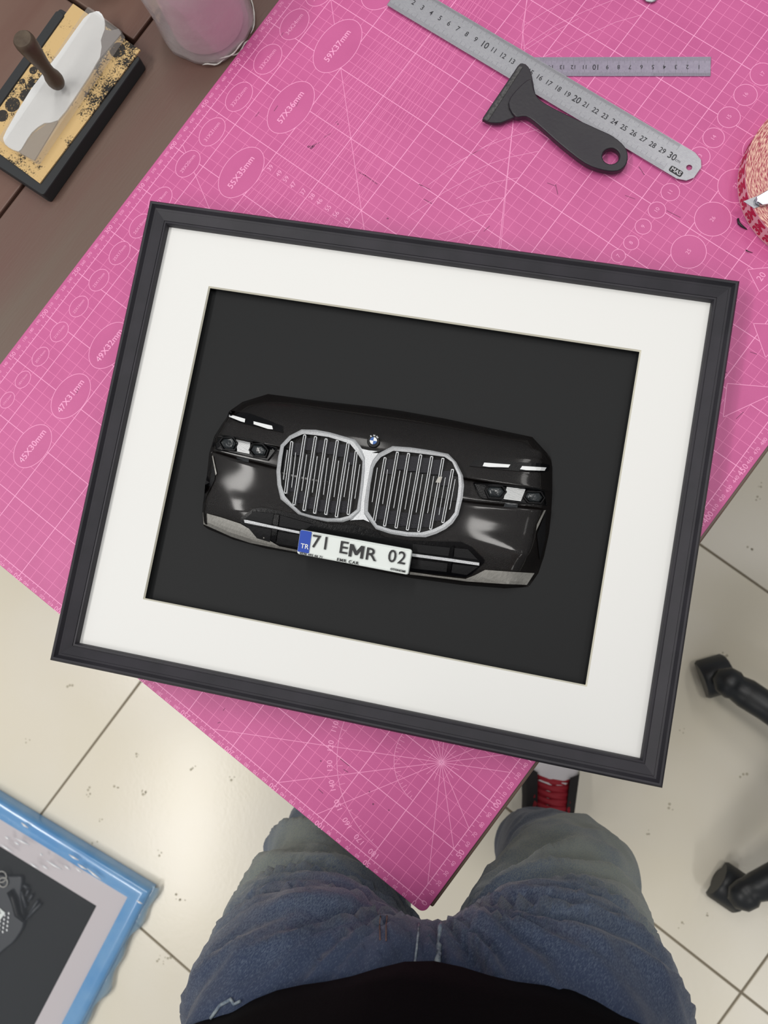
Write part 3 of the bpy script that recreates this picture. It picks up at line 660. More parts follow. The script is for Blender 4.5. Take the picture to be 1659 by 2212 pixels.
def bar(mb, a, b, w, z0, z1):
    a = P(a[0], a[1], z1); b = P(b[0], b[1], z1); d_ = (b - a).normalized(); n_ = Vector((-d_.y, d_.x, 0)) * w / 2
    q = [a - n_, a + n_, b + n_, b - n_]
    mb.add([p + Vector((0, 0, z0 - z1)) for p in q] + q, [(3, 2, 1, 0), (4, 5, 6, 7), (0, 1, 5, 4), (1, 2, 6, 5), (2, 3, 7, 6), (3, 0, 4, 7)])
for C_, D_, S_, sc in ((A, dl, sl, 4.15), (B, dr, sr, 3.77)):
    for a, b in D_:
        (a,), (b,) = C_([a]), C_([b]); dx = 2.3; mb = MB()
        z0, z1 = ZB + HG - .003, ZB + HG + .0026
        bar(mb, (a[0] - dx, a[1] - .4), (b[0] - dx, b[1] - .4), 0.00055, z0, z1); bar(mb, (a[0] + dx, a[1] + .4), (b[0] + dx, b[1] + .4), 0.00055, z0, z1)
        bar(mb, (a[0] - dx, a[1] - .4), (a[0] + dx, a[1] + .4), 0.0007, z0, z1); bar(mb, (b[0] - dx, b[1] - .4), (b[0] + dx, b[1] + .4), 0.0007, z0, z1)
        mb.build('grille_slat', m_silver, cf)
        m2_ = MB(); bar(m2_, a, b, 0.0019, z0, z1 - .0007); m2_.build('slat_core', m_gloss, cf)
    for a, b in S_:
        (a,), (b,) = C_([a]), C_([b]); mb = MB(); bar(mb, a, b, 0.00042, ZB + HG - .003, ZB + HG + .0008); mb.build('grille_fin', m_silver, cf)
for C_, D_, top, bot in ((A, dl, (480, 700, 18), (955, 1150, 18)), (B, dr, (300, 480, 20), (740, 900, 20))):
    for k in range(len(D_) - 1):
        (a0, a1), (b0, b1) = D_[k], D_[k + 1]
        def at(l, y): (xa, ya), (xb, yb) = l; t = (y - ya) / (yb - ya); return xa + (xb - xa) * t
        y0 = max(a0[1], b0[1]) + 12; y1 = y0 + (110 if C_ is A else 120)
        decal('grille_block', [C_([(at(D_[k], y0) + 16, y0), (at(D_[k + 1], y0) - 14, y0), (at(D_[k + 1], y1) - 14, y1), (at(D_[k], y1) + 16, y1)])], m_block, cf, 0.0014, 0.002, flat=HG - .0016, maxlen=80)
        y1 = min(a1[1], b1[1]) - 14; y0 = y1 - (105 if C_ is A else 110)
        decal('grille_block', [C_([(at(D_[k], y0) + 16, y0), (at(D_[k + 1], y0) - 14, y0), (at(D_[k + 1], y1) - 14, y1), (at(D_[k], y1) + 16, y1)])], m_block, cf, 0.0014, 0.002, flat=HG - .0022, maxlen=80)
decal('grille_badge', [B([(630, 488), (662, 490), (645, 540), (606, 535)])], m_alu, cf, 0.0010, 0.003, flat=HG + .0030, maxlen=80)
# roundel
ec = P(806.5, 952, ZB + 0.0305); er = 0.0048
emb = MB().lathe([(0.0054, -.004), (0.0054, -.0006), (0.0050, 0.0)], P(806.5, 953, ZB + .0300), 28).build('roundel', m_gloss, cf, auto=40)
for q_ in range(4):
    mb = MB(); pts = [ec]
    for k in range(9):
        t = math.radians(90 * q_ + 90 * k / 8); pts.append(ec + ex * (0.0030 * math.cos(t)) + ey * (0.0030 * math.sin(t)))
    mb.add([p + Vector((0, 0, .0001)) for p in pts] + [p - Vector((0, 0, .001)) for p in pts], [tuple(range(len(pts)))] + [(i, (i + 1) % len(pts), len(pts) + (i + 1) % len(pts), len(pts) + i) for i in range(len(pts))])
    mb.build('roundel_quadrant', m_white if q_ in (0, 2) else m_embb, emb)
for ch, an in (('B', 128), ('M', 90), ('W', 52)):
    t = math.radians(an); c = ec + ex * (.0042 * math.cos(t)) + ey * (.0042 * math.sin(t)) + Vector((0, 0, .0002)); ang = t - math.pi / 2
    mb = MB(); u_ = ex * math.cos(ang) + ey * math.sin(ang); w_ = -ex * math.sin(ang) + ey * math.cos(ang)
    text_to(mb, ch, lambda q: c + u_ * (q.x * .0022) + w_ * (q.y * .0020) + Vector((0, 0, q.z * .001)), 0.2, 0.02); mb.build('roundel_letter', m_white, emb)
# licence plate
TLp, TRp, BRp, BLp = (649, 1143.5), (890.5, 1187), (881.5, 1241.8), (641.5, 1196)
HP = 0.0300
def PL(u, v, h=0.0):     # u right, v down (0..1)
    x = (TLp[0] * (1 - u) + TRp[0] * u) * (1 - v) + (BLp[0] * (1 - u) + BRp[0] * u) * v
    y = (TLp[1] * (1 - u) + TRp[1] * u) * (1 - v) + (BLp[1] * (1 - u) + BRp[1] * u) * v
    return P(x, y, ZB + HP) + Vector((0, 0, h))
AR = 4.45
def plate_outline(i, r, h):
    pts = []
    for cu_, cv_, a in ((1 - i / AR - r / AR, i + r, -90), (1 - i / AR - r / AR, 1 - i - r, 0), (i / AR + r / AR, 1 - i - r, 90), (i / AR + r / AR, i + r, 180)):
        for k in range(5):
            t = math.radians(a + 22.5 * k); pts.append(PL(cu_ + r / AR * math.cos(t), cv_ + r * math.sin(t), h))
    return pts
pt = MB().loft([plate_outline(0, .09, -.009), plate_outline(0, .09, .0), plate_outline(.03, .07, .0008), plate_outline(.06, .06, .0008), plate_outline(.075, .05, .0002)]).build('licence_plate', m_platew, cf, auto=35)
mb = MB(); q = [(0.004, 0.05), (0.018, 0.02), (0.104, 0.02), (0.104, .90), (0.004, .90)]
mb.add([PL(u, v, .0012) for u, v in q] + [PL(u, v, -.001) for u, v in q], [tuple(range(5))] + [(i, (i + 1) % 5, 5 + (i + 1) % 5, 5 + i) for i in range(5)]); mb.build('plate_band', m_blue, pt)
def ptext(s, u, v, hv, m, name, h0=.0012, bold=.02, wid=1.0, ext=.05, shear=0.0, sp=1.0):
    mb = MB(); k = hv / 0.72
    text_to(mb, s, lambda q: PL(u + q.x * k / AR * wid + shear * q.y, v - (q.y) * k, h0 + q.z * .012), ext, bold, sp); return mb.build(name, m, pt)
ptext('71', 0.196, 0.40, 0.53, m_ink, 'plate_characters', .0010, .006, .95, sp=1.12)
ptext('E', 0.402, 0.435, 0.50, m_ink, 'plate_characters', .0010, .008, 1.08)
ptext('R', 0.648, 0.500, 0.50, m_ink, 'plate_characters', .0010, .008, 1.12)
mg = [(0, 0), (0, 1), (.24, 1), (.5, .52), (.76, 1), (1, 1), (1, 0), (.8, 0), (.8, .62), (.58, .2), (.42, .2), (.2, .62), (.2, 0)]
mb = MB(); n_ = len(mg); tp = [PL(.454 + .130 * x, .715 - .5 * y, .0016) for x, y in mg]
mb.add(tp + [p - Vector((0, 0, .0012)) for p in tp], [(0, 1, 11, 12), (1, 2, 10, 11), (2, 3, 9, 10), (3, 4, 8, 9), (4, 5, 7 + 1, 8)[:4], (5, 6, 7, 8)] + [(i, (i + 1) % n_, n_ + (i + 1) % n_, n_ + i) for i in range(n_)])
mb.build('plate_characters', m_ink, pt)
ptext('02', 0.880, 0.42, 0.50, m_ink, 'plate_characters', .0010, .006, 1.0, sp=1.1)
ptext('TR', 0.062, 0.66, 0.20, m_white, 'plate_country_letters', .0016, .008, .95, .03)
ptext('4536 495 06 71', 0.128, .955, 0.095, m_ink, 'plate_small_print', .0012, .01, 1.0, .03, sp=1.1)
ptext('EMR CAR', 0.455, .93, 0.125, m_ink, 'plate_small_print', .0012, .01, 1.1, .03, sp=1.15)
ptext('OTONOMI', 0.905, .90, 0.085, m_ink, 'plate_small_print', .0012, .02, 1.05, .03)

# ------------------------------------------------------------------ rulers
def ruler(name, a_px, b_px, wid, length, label, base_z, flip, hole, m, nmax, num_size, start_off, rev):
    """a: zero end corner, b: far corner, both on one long edge"""
    a = P(*a_px, base_z); b = P(*b_px, base_z); u = (b - a); u.z = 0; u.normalize(); n = Vector((-u.y, u.x, 0))
    if flip: n = -n
    th = 0.0008
    o = thing(name, tuple(a), label, 'ruler')
    pts = [a, a + u * (length - 0.012)]
    if hole:
        pts += [a + u * (length - .004) + n * .003, a + u * length + n * wid * .3, a + u * length + n * wid * .7, a + u * (length - .004) + n * (wid - .003), a + u * (length - .012) + n * wid]
    else: pts += [a + u * length, a + u * length + n * wid]
    pts += [a + n * wid]
    bm = bmesh.new(); vv = [bm.verts.new((p.x, p.y, base_z)) for p in pts]; ed = [bm.edges.new((vv[i], vv[(i + 1) % len(vv)])) for i in range(len(vv))]
    if hole:
        hc = a + u * (length - .0085) + n * wid * .5; hv = [bm.verts.new((hc.x + .0026 * math.cos(2 * math.pi * k / 20), hc.y + .0026 * math.sin(2 * math.pi * k / 20), base_z)) for k in range(20)]
        ed += [bm.edges.new((hv[k], hv[(k + 1) % 20])) for k in range(20)]
    bmesh.ops.triangle_fill(bm, use_beauty=True, edges=ed)
    r = bmesh.ops.extrude_face_region(bm, geom=bm.faces[:])
    for g in r['geom']:
        if isinstance(g, bmesh.types.BMVert): g.co.z += th
    bm.verts.index_update(); mb = MB().add([v.co.copy() for v in bm.verts], [tuple(v.index for v in f.verts) for f in bm.faces]); bm.free()
    mb.build('ruler_blade', m, o)
    zt_ = base_z + th - .00002; tk = MB(); tk2 = MB()
    for k in range(0, nmax * 10 + 1):
        L_ = .0075 if k % 10 == 0 else (.0058 if k % 5 == 0 else .0038)
        p = a + u * (start_off + k * .001)
        (tk2 if k % 5 else tk).seg(p + n * .0004, p + n * L_, .00022, zt_, .00006)
        L_ = .0068 if k % 10 == 0 else (.0050 if k % 5 == 0 else .0034)
        (tk2 if k % 5 else tk).seg(p + n * (wid - .0004), p + n * (wid - L_), .00022, zt_, .00006)
        if k < nmax * 10 and (nmax == 30 or k < 50): tk2.seg(p + u * .0005 + n * (wid - .0004), p + u * .0005 + n * (wid - .0026), .0002, zt_, .00005)
    tk.build('centimetre_marks', m_mark2, o, recalc=False); x = tk2.build('millimetre_marks', m_mark2, o, recalc=False); x['kind'] = 'stuff'
    nm = MB(); ang = math.atan2(u.y, u.x)
    for k in range(1, nmax + 1):
        if nmax == 15 and k == 15: continue
        p = a + u * (start_off + k * .01 + rev * .0012) + n * wid * .52
        text_flat(nm, str(k), p.x, p.y, zt_ + .00008, num_size * (1.28 if k % 10 == 0 else 1), ang, 0.012, 0.9)
    if hole:
        p = a + u * (start_off + .3065) + n * wid * .50; text_flat(nm, 'cm', p.x, p.y, zt_ + .00008, .0042, ang)
    nm.build('ruler_numbers', m_mark, o, recalc=False)
    return o, a, u, n, zt_
a_r = (836, 11)
ra = ruler('steel_ruler', (836, 12), (1485, 401), .0285, .3265, 'long steel ruler numbered to 30, partly under the black scraper', ZT + .0022, False, True, m_steel, 30, .0068, .0, 0)
o, a, u, n, z_ = ra
bc = a + u * .3105 + n * .0052
pts = rr(-.0062, -.0028, .0062, .0028, .0016, 4); ang = math.atan2(u.y, u.x)
R2_ = lambda x, y, c=bc: (c.x + x * math.cos(ang) - y * math.sin(ang), c.y + x * math.sin(ang) + y * math.cos(ang))
MB().prism([R2_(*p) for p in pts], z_, z_ + .0001).build('maker_badge', m_ink, o)
mb = MB(); text_flat(mb, 'MAS', bc.x, bc.y, z_ + .00016, .0052, ang, .02); mb.build('maker_letters', mat('pale_letters', rgb(200, 198, 202), .5), o, recalc=False)
rb = ruler('steel_ruler', (1535, 124), (1100, 125), .0182, .182, 'short steel ruler lying upside down, its left end under the long ruler', ZT + .0002, False, False, m_steel2, 15, .0056, .0, 0)
o, a, u, n, z_ = rb
bc = a + u * .1605 + n * .0040; ang = math.atan2(u.y, u.x)
MB().prism([(bc.x + x * math.cos(ang) - y * math.sin(ang), bc.y + x * math.sin(ang) + y * math.cos(ang)) for x, y in rr(-.0055, -.0026, .0055, .0026, .0014, 4)], z_, z_ + .0001).build('maker_badge', m_ink, o)

# ------------------------------------------------------------------ black scraper
def plate_hole(mb, outline, holes, z0, z1):
    bm = bmesh.new(); ed = []
    for lp_ in [outline] + holes:
        vv = [bm.verts.new((p[0], p[1], z0)) for p in lp_]; ed += [bm.edges.new((vv[i], vv[(i + 1) % len(vv)])) for i in range(len(vv))]
    bmesh.ops.triangle_fill(bm, use_beauty=True, edges=ed)
    r = bmesh.ops.extrude_face_region(bm, geom=bm.faces[:])
    for g in r['geom']:
        if isinstance(g, bmesh.types.BMVert): g.co.z = z1
    bm.verts.index_update(); mb.add([v.co.copy() for v in bm.verts], [tuple(v.index for v in f.verts) for f in bm.faces]); bm.free()
def spline(pts, k=4):
    out = []; n = len(pts)
    for i in range(n):
        p0, p1, p2, p3 = [Vector(pts[(i + j - 1) % n]) for j in range(4)]
        for s in range(k):
            t = s / k; out.append(tuple(0.5 * ((2 * p1) + (-p0 + p2) * t + (2 * p0 - 5 * p1 + 4 * p2 - p3) * t * t + (-p0 + 3 * p1 - 3 * p2 + p3) * t ** 3)))
    return out
zs = ZT + .0034
scr = thing('plastic_scraper', tuple(P(1200, 260, ZT + .0032)), 'black plastic scraper with a hole in its handle, lying across the long ruler', 'scraper')
cr2 = lambda pts: [(800 + x / 1.931, y / 1.931) for x, y in pts]
hndl = cr2([(668, 330), (682, 375), (700, 410), (745, 442), (830, 485), (950, 540), (1012, 570), (1060, 612), (1074, 652), (1064, 692), (1030, 714), (975, 712), (895, 682), (790, 602), (700, 522), (650, 487), (605, 488), (575, 430), (615, 370)])
hp = spline([P2(x, y, ZT + .009) for x, y in hndl], 3)
hc = P(1319.5, 338, ZT + .009); hole = [(hc.x + .0074 * math.cos(2 * math.pi * k / 28), hc.y + .0074 * math.sin(2 * math.pi * k / 28)) for k in range(28)]
mb = MB(); plate_hole(mb, hp, [hole], ZT + .0034, ZT + .0100); mb.build('handle', m_scr, scr, bevel=0.0016, bseg=3, auto=40)
bl = cr2([(622, 270), (648, 271), (668, 298), (680, 350), (690, 400), (720, 440), (680, 500), (650, 488), (600, 492), (545, 515), (500, 514), (474, 503), (470, 492), (540, 388), (600, 300)])
bp_ = spline([P2(x, y, ZT + .006) for x, y in bl], 2)
mb = MB(); plate_hole(mb, bp_, [], ZT + .0032, ZT + .0074); mb.build('blade', m_scr, scr, bevel=0.0012, bseg=2, auto=40)
lip = cr2([(622, 276), (636, 282), (492, 506), (474, 498)])
MB().prism([P2(x, y, ZT + .007) for x, y in lip], ZT + .0068, ZT + .0080).build('blade_lip', mat('worn_black_plastic', rgb(84, 82, 82), .5, 0, rgb(46, 46, 46), 500), scr, bevel=.0004)

# ------------------------------------------------------------------ ink tray, pad and hand stamp
tc_ = Vector((0.3655, 0.690, zt))
tray = thing('ink_tray', tuple(tc_), 'black rubber tray holding a yellow pad spattered with black ink', 'tray')
tz = zt + 0.015
a_, b_, c_ = P(93, 422, tz), P(304, 124, tz), P(128, 18, tz)
uu = (b_ - a_); uu.z = 0; TL_ = uu.length; uu.normalize(); nn = Vector((-uu.y, uu.x, 0)); TWd = (c_ - b_).dot(nn)
TR_ = lambda s, t: (a_.x + uu.x * s + nn.x * t, a_.y + uu.y * s + nn.y * t)
rect = lambda s0, s1, t0_, t1_, r=0.003: [TR_(x, y) for x, y in rr(s0, t0_, s1, t1_, r, 3)]
MB().prism(rect(0, TL_, 0, TWd), zt, tz).build('tray_body', m_tray, tray, bevel=.0012)
mb = MB(); mb.loft([[Vector((*p, tz - .0004)) for p in rect(.004, TL_ - .004, TWd - .012, TWd - .001, .002)], [Vector((*p, tz + .003)) for p in rect(.005, TL_ - .005, TWd - .011, TWd - .002, .002)]]); mb.build('tray_lip', m_tray, tray)
yq = [P2(86, 396, tz + .0015), P2(303, 108, tz + .0015), P2(158, 8, tz + .0015)]
yv = Vector((yq[0][0] + yq[2][0] - yq[1][0], yq[0][1] + yq[2][1] - yq[1][1]))
MB().prism([yq[0], yq[1], yq[2], (yv.x, yv.y)], tz + .0002, tz + .0016).build('ink_pad', m_pad, tray)
m_blot = mat('ink_blot', rgb(48, 44, 40), .8, 0, rgb(150, 124, 84), 500, .58, .66)
for px, py, rx_ in ((254, 108, .0078), (27, 226, .0075), (56, 206, .0065), (72, 152, .004), (5, 250, .006), (48, 176, .003)):
    p = P(px, py, tz + .0016); MB().lathe([(rx_, .00002), (rx_ * .98, .0002)], p, 20).build('ink_blot', m_blot, tray)
st = thing('hand_stamp', tuple(P(123, 180, tz + .002)), 'clear acrylic hand stamp with white underside and turned wooden handle, on the yellow pad', 'stamp')
za = tz + .0018
aq = [(75, 349), (265, 68), (190, 12), (-6, 300)]
def quad(pts, z0, z1, r=.003):
    v = [Vector((*P2(x, y, z1), 0)) for x, y in pts]; out = []
    for i in range(4):
        p0, p1, p2 = v[i - 1], v[i], v[(i + 1) % 4]; d0 = (p0 - p1).normalized() * r; d1 = (p2 - p1).normalized() * r
        for k in range(4):
            t = k / 3; out.append(((p1 + d0 * (1 - t) ** 2 + d1 * t ** 2).x, (p1 + d0 * (1 - t) ** 2 + d1 * t ** 2).y))
    return MB().prism(out, z0, z1)
quad(aq, za + .0016, za + .0095).build('acrylic_plate', m_acr, st, bevel=.0008)
wq = [(201, 27), (214, 25), (225, 40), (226, 64), (218, 87), (216, 124), (163, 209), (125, 260), (96, 266), (69, 286), (51, 314), (40, 327), (18, 318), (8, 304), (14, 282), (68, 192), (127, 116), (181, 40)]
MB().prism(spline([P2(x, y, za + .0012) for x, y in wq], 2), za, za + .0014).build('white_sheet', m_white, st)
gq = [(226, 64), (240, 66), (256, 62), (262, 72), (216, 126), (217, 90)]
MB().prism([P2(x, y, za + .001) for x, y in gq], za, za + .0010).build('under_acrylic_patch', mat('flat_grey', rgb(118, 112, 112), .5), st)  # flat grey fill beside the white sheet
gq = [(125, 262), (100, 268), (72, 288), (52, 316), (42, 330), (74, 346)]
MB().prism([P2(x, y, za + .001) for x, y in gq], za, za + .0010).build('under_acrylic_patch', mat('flat_tan', rgb(150, 134, 112), .5), st)  # flat tan fill at the sheet's lower corner
hb = P(126, 182, za + .0095)
MB().lathe([(.0062, 0), (.0072, .002), (.0080, .006), (.0076, .011), (.0060, .016), (.0058, .022), (.0066, .030), (.0080, .040), (.0090, .049), (.0094, .055), (.0090, .0585), (.0078, .0600)], hb, 28).build('wooden_handle', m_handle, st, auto=50)
# film-wrapped pink tub
fw = thing('wrapped_tub', tuple(P(446, 38, zt)), 'pink tub bundled in clear crinkled stretch film at the top edge of the table', 'tub')
fc = P(451, 50, zt); up = Vector((0, 0, 1))
def wob(r, z, k): return r * (1 + .02 * math.sin(5 * k + z * 90) + .012 * math.sin(11 * k))
rings = []
for r, z in ((.040, .0006), (.0445, .003), (.0455, .010), (.046, .035), (.047, .070), (.046, .095), (.042, .104), (.018, .106)):
    rings.append([fc + Vector((wob(r, z, 2 * math.pi * i / 48) * math.cos(2 * math.pi * i / 48), wob(r, z, 2 * math.pi * i / 48) * math.sin(2 * math.pi * i / 48), z)) for i in range(48)])
MB().loft(rings).build('stretch_film', m_film, fw, smooth=True)
MB().lathe([(.029, .0012), (.0350, .004), (.0355, .075), (.0345, .090), (.030, .094), (.004, .095)], fc, 40).build('tub_body', m_pinkpow, fw, auto=50)
for k, (a0, ln_, z_) in enumerate(((212, .5, .004), (232, .7, .007), (250, .5, .003), (285, .9, .004), (318, .6, .006))):
    a0 = math.radians(a0); r_ = .0458
    pts_ = [fc + Vector((r_ * math.cos(a0 + ln_ * q / 8), r_ * math.sin(a0 + ln_ * q / 8), z_ + .0015 * math.sin(q + k))) for q in range(9)]
    MB().tube(pts_, [.0002, .0006, .0008, .0007, .0009, .0006, .0008, .0005, .0002], 6).build('film_crease_glint', m_crease, fw, smooth=True)
# navy lid and metal tool at the top edge of the picture
nl = thing('navy_tin', tuple(P(216, -80, zt)), 'dark navy round tin just showing at the top edge above the stamp', 'tin')
MB().lathe([(.0325, 0), (.034, .001), (.034, .026), (.033, .028), (.002, .028)], P(217, -74, zt), 40).build('tin_body', m_cup, nl, auto=40)
MB().lathe([(.0352, .020), (.0356, .021), (.0356, .0315), (.034, .033), (.002, .0330)], P(217, -74, zt), 40).build('tin_lid', m_cup, nl, auto=40)
mt = thing('steel_spatula', tuple(P(1400, -40, ZT)), 'rounded end of a steel spatula at the top edge, above the short ruler', 'spatula')
rings = []
p0 = P(1414, 3, ZT + .0015); dv = (P(1290, -150, ZT + .0015) - p0); dv.z = 0; dv.normalize(); nv = Vector((-dv.y, dv.x, 0))
for s, w in ((-.0005, .0012), (.001, .0042), (.004, .0064), (.008, .0068), (.05, .0062), (.09, .005), (.16, .0045)):
    c = p0 + dv * s
    rings.append([c + nv * (w * math.cos(a)) + Vector((0, 0, .0006 + .0009 * math.sin(a))) for a in [2 * math.pi * k / 12 for k in range(12)]])
MB().loft(rings).build('spatula_blade', m_steel, mt, smooth=True)

# ------------------------------------------------------------------ tape roll with knife on top
rc = P(1783, 398, ZT); RR = 0.0735; TH = 0.019
tr = thing('tape_roll', tuple(rc + Vector((0, 0, 0.0002))), 'roll of double-sided tape with red print on pink liner, lying flat at the right', 'tape')
MB().lathe([(RR, .0003), (RR, TH)], rc, 96, cap=False).build('tape_liner', m_tapeliner, tr, smooth=True)
mb = MB().lathe([(RR, TH), (RR - .0005, TH + .0003), (.040, TH + .0003), (.040, .0003), (RR, .0003)], Vector((0, 0, 0)), 96, cap=False)
o = mb.build('tape_layers', m_roll, None, auto=40); o.parent = tr; o.location = rc - base_of(tr)
MB().lathe([(.040, .0005), (.040, TH - .0005), (.0375, TH - .0005), (.0375, .0005), (.040, .0005)], rc, 64, cap=False).build('core', mat('cardboard_core', rgb(170, 140, 104), .8), tr, auto=40)
mb = MB()
for k in range(27):
    a0 = math.radians(100 + k * 10.2)
    def fn(q, a0=a0):
        a = a0 - (q.y * .0125) / RR; z = TH * .5 + q.x * .0125
        return rc + Vector(((RR + .00015) * math.cos(a), (RR + .00015) * math.sin(a), z))
    text_to(mb, '3M', fn, 0.0, 0.05, 0.9)
mb.build('tape_lettering', m_tapered, tr, recalc=False)
kn = thing('utility_knife', tuple(rc + Vector((0, 0, TH))), 'steel snap-off utility knife resting on the tape roll at the right edge', 'knife')
zk = ZT + TH + .0006
bq = [(1606, 434.6), (1634, 424), (1662, 411), (1662, 438), (1629, 450)]
MB().prism([P2(x, y, zk + .0006) for x, y in bq], zk, zk + .0006).build('blade', m_steel, kn)
hq = [(1634, 424.5), (1660, 409), (1860, 322), (1872, 356), (1660, 440), (1647, 442.5), (1635, 435)]
MB().prism([P2(x, y, zk + .0045) for x, y in hq], zk + .0008, zk + .0045).build('blade_holder', mat('polished_steel', rgb(190, 190, 200), .2, .9), kn, bevel=.0006)
hq = [(1690, 390), (1900, 295), (2010, 250), (2030, 300), (1915, 350), (1705, 430)]
MB().prism([P2(x, y, zk + .008) for x, y in hq], zk + .0046, zk + .0105).build('grip', m_gloss, kn, bevel=.0015)
for lab, pp, r in (('curled black plastic shaving on the mat beside the tape roll', [(1594, 472), (1596, 482), (1602, 488), (1614, 496)], [.0009, .0012, .0011, .0003]),
                   ('tiny thin black thread on the mat below the tape roll', [(1611, 540), (1616, 543), (1626, 546)], [.0005, .0004, .0002])):
    s_ = MB().tube([P(x, y, ZT + .0012) for x, y in pp], r, 8).build('plastic_shaving', m_shav, None, smooth=True)
    v0 = s_.data.vertices[0].co.copy(); setp(s_, lab, 'shaving')

# ------------------------------------------------------------------ film-wrapped picture on the floor
wc = P(322, 1927, 0.036); e1 = Vector((math.cos(math.radians(99.5)), math.sin(math.radians(99.5)), 0)); e2 = Vector((-e1.y, e1.x, 0))
wp = thing('wrapped_picture', tuple(Vector((wc.x, wc.y, 0.0)) + e1 * .2 + e2 * .25), 'film-wrapped framed car picture with blue edges, lying on the floor', 'picture')
WP = lambda s, t, z: Vector((wc.x, wc.y, z)) + e1 * s + e2 * t
Ls, Lt = 0.415, 0.515
prof2 = [(0, .001), (-.001, .022), (.001, .029), (.005, .0315), (.014, .0315), (.026, .030), (.033, .0275), (.0335, .020), (.012, .018), (.012, .001)]
for (sa, ta), (sb_, tb) in (((0, 0), (1, 0)), ((1, 0), (1, 1)), ((1, 1), (0, 1)), ((0, 1), (0, 0))):
    rings = []
    for s, t in ((sa, ta), (sb_, tb)):
        rings.append([WP((d_ if s == 0 else Ls - d_), (d_ if t == 0 else Lt - d_), z) for d_, z in prof2])
    MB().loft(rings).build('blue_wrapped_edge', m_fblue, wp, auto=50)
i0 = .013
def wr(d0, z): return [WP(d0, d0, z), WP(Ls - d0, d0, z), WP(Ls - d0, Lt - d0, z), WP(d0, Lt - d0, z)]
MB().loft([wr(i0, .0215), wr(i0, .0235), wr(.078, .0235), wr(.079, .0205)], True, False).build('mount_board', m_fwhite, wp, recalc=False)
MB().loft([wr(i0, .010), wr(i0, .014)]).build('backing_board', m_back, wp)
rings = []
N1, N2 = 36, 44; vs = []; fs = []
for i in range(N1 + 1):
    for j in range(N2 + 1):
        s = i / N1 * (Ls + .012) - .006; t = j / N2 * (Lt + .012) - .006
        edge = min(s + .006, t + .006, Ls + .006 - s, Lt + .006 - t)
        zz = .0405 if edge > .02 else .012 + (.0285) * math.sin(max(0, edge) / .02 * math.pi / 2)
        zz += .0012 * noise.noise(Vector((s * 12, t * 60, 0))) + (-.004 if edge > .05 else 0)
        vs.append(WP(s, t, zz)); 
for i in range(N1):
    for j in range(N2):
        k = i * (N2 + 1) + j; fs.append((k, k + 1, k + N2 + 2, k + N2 + 1))
MB().add(vs, fs).build('shrink_film', m_film2, wp, smooth=True, recalc=False)
rings = []
for k in range(61):
    t = k / 60 * (Lt + .01) - .005; w = .009 + .005 * math.sin(t * 40) + .004 * math.sin(t * 95 + 1)
    rings.append([WP(.002, t, .020), WP(-.4 * w - .002, t, .022), WP(-w, t, .012), WP(-.6 * w - .002, t, .003)])
MB().loft(rings, False, False).build('loose_film_flap', film_mat('loose_blue_film', rgb(150, 184, 208), .6, .15), wp, smooth=True)
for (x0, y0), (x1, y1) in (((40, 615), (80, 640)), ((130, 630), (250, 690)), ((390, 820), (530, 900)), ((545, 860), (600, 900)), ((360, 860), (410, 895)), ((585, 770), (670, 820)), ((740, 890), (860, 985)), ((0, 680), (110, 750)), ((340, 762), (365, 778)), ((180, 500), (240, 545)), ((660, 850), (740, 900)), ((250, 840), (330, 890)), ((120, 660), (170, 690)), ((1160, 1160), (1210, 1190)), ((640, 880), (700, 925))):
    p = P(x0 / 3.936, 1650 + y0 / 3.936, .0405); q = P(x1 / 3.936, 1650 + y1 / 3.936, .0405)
    MB().tube([p, (p + q) / 2 + Vector((0, 0, .001)), q], [.0005, .0019, .0006], 6).build('film_crease_glint', m_glint, wp, smooth=True)  # glints on the film, put in as raised white tubes
# small relief car inside it
c2 = thing('car_front_model', tuple(P(20, 1990, .014)), 'dark grey relief of a jeep-like car front inside the film-wrapped picture', 'car model')
m_c2 = mat('grey_black_plastic', rgb(52, 54, 58), .4); 
bd = spline([P2(x, y, .022) for x, y in [(-90, 1905), (-20, 1890), (25, 1893), (45, 1893), (48, 1905), (45, 1935), (52, 1990), (40, 2020), (10, 2050), (-90, 2110)]], 3)
b2 = MB().prism(bd, .014, .024).build('body_shell', m_c2, c2, bevel=.002)
for cx, cy, r in ((3, 1894, .010), (7, 1906, .0085), (-40, 1890, .010)):
    c = P(cx, cy, .027); pts = [(r * math.cos(2 * math.pi * k / 24), r * math.sin(2 * math.pi * k / 24)) for k in range(25)]
    MB().tube([c + Vector((x, y, 0)) for x, y in pts], .0014, 6).build('lamp_ring', m_alu, c2, smooth=True)
fe = [P(x, y, .030) for x, y in ((20, 1925), (30, 1945), (38, 1975), (52, 1990))]
MB().tube(fe, [.005, .006, .006, .003], 8).build('fender', m_gloss, c2, smooth=True)
for (x0, y0), (x1, y1) in (((50, 1912), (60, 1918)), ((62, 1922), (56, 1935)), ((70, 1932), (62, 1946)), ((82, 1945), (64, 1972)), ((88, 1952), (56, 1985)), ((46, 1925), (56, 1960))):
    MB().tube([P(x0, y0, .020), P(x1, y1, .020)], .003, 6).build('side_rail', m_c2, c2, smooth=True)
mb = MB()
for i in range(5):
    for j in range(4):
        p = P(-8 + j * 9 - i * 1, 1985 + i * 9 - j * 4, .0245); mb.box(p, (.004, .0022, .001), 1.0)
d_ = mb.build('grille_dots', m_white, c2)
MB().box(P(-8, 1978, .0252), (.022, .030, .0015), 1.6).build('licence_plate', m_platew, c2, bevel=.0004)
mb = MB(); pq = P(-1, 1970, .0262); text_flat(mb, '2', pq.x, pq.y, pq.z, .011, 2.2 - math.pi / 2 - 1.1); mb.build('plate_characters', m_ink, c2, recalc=False)

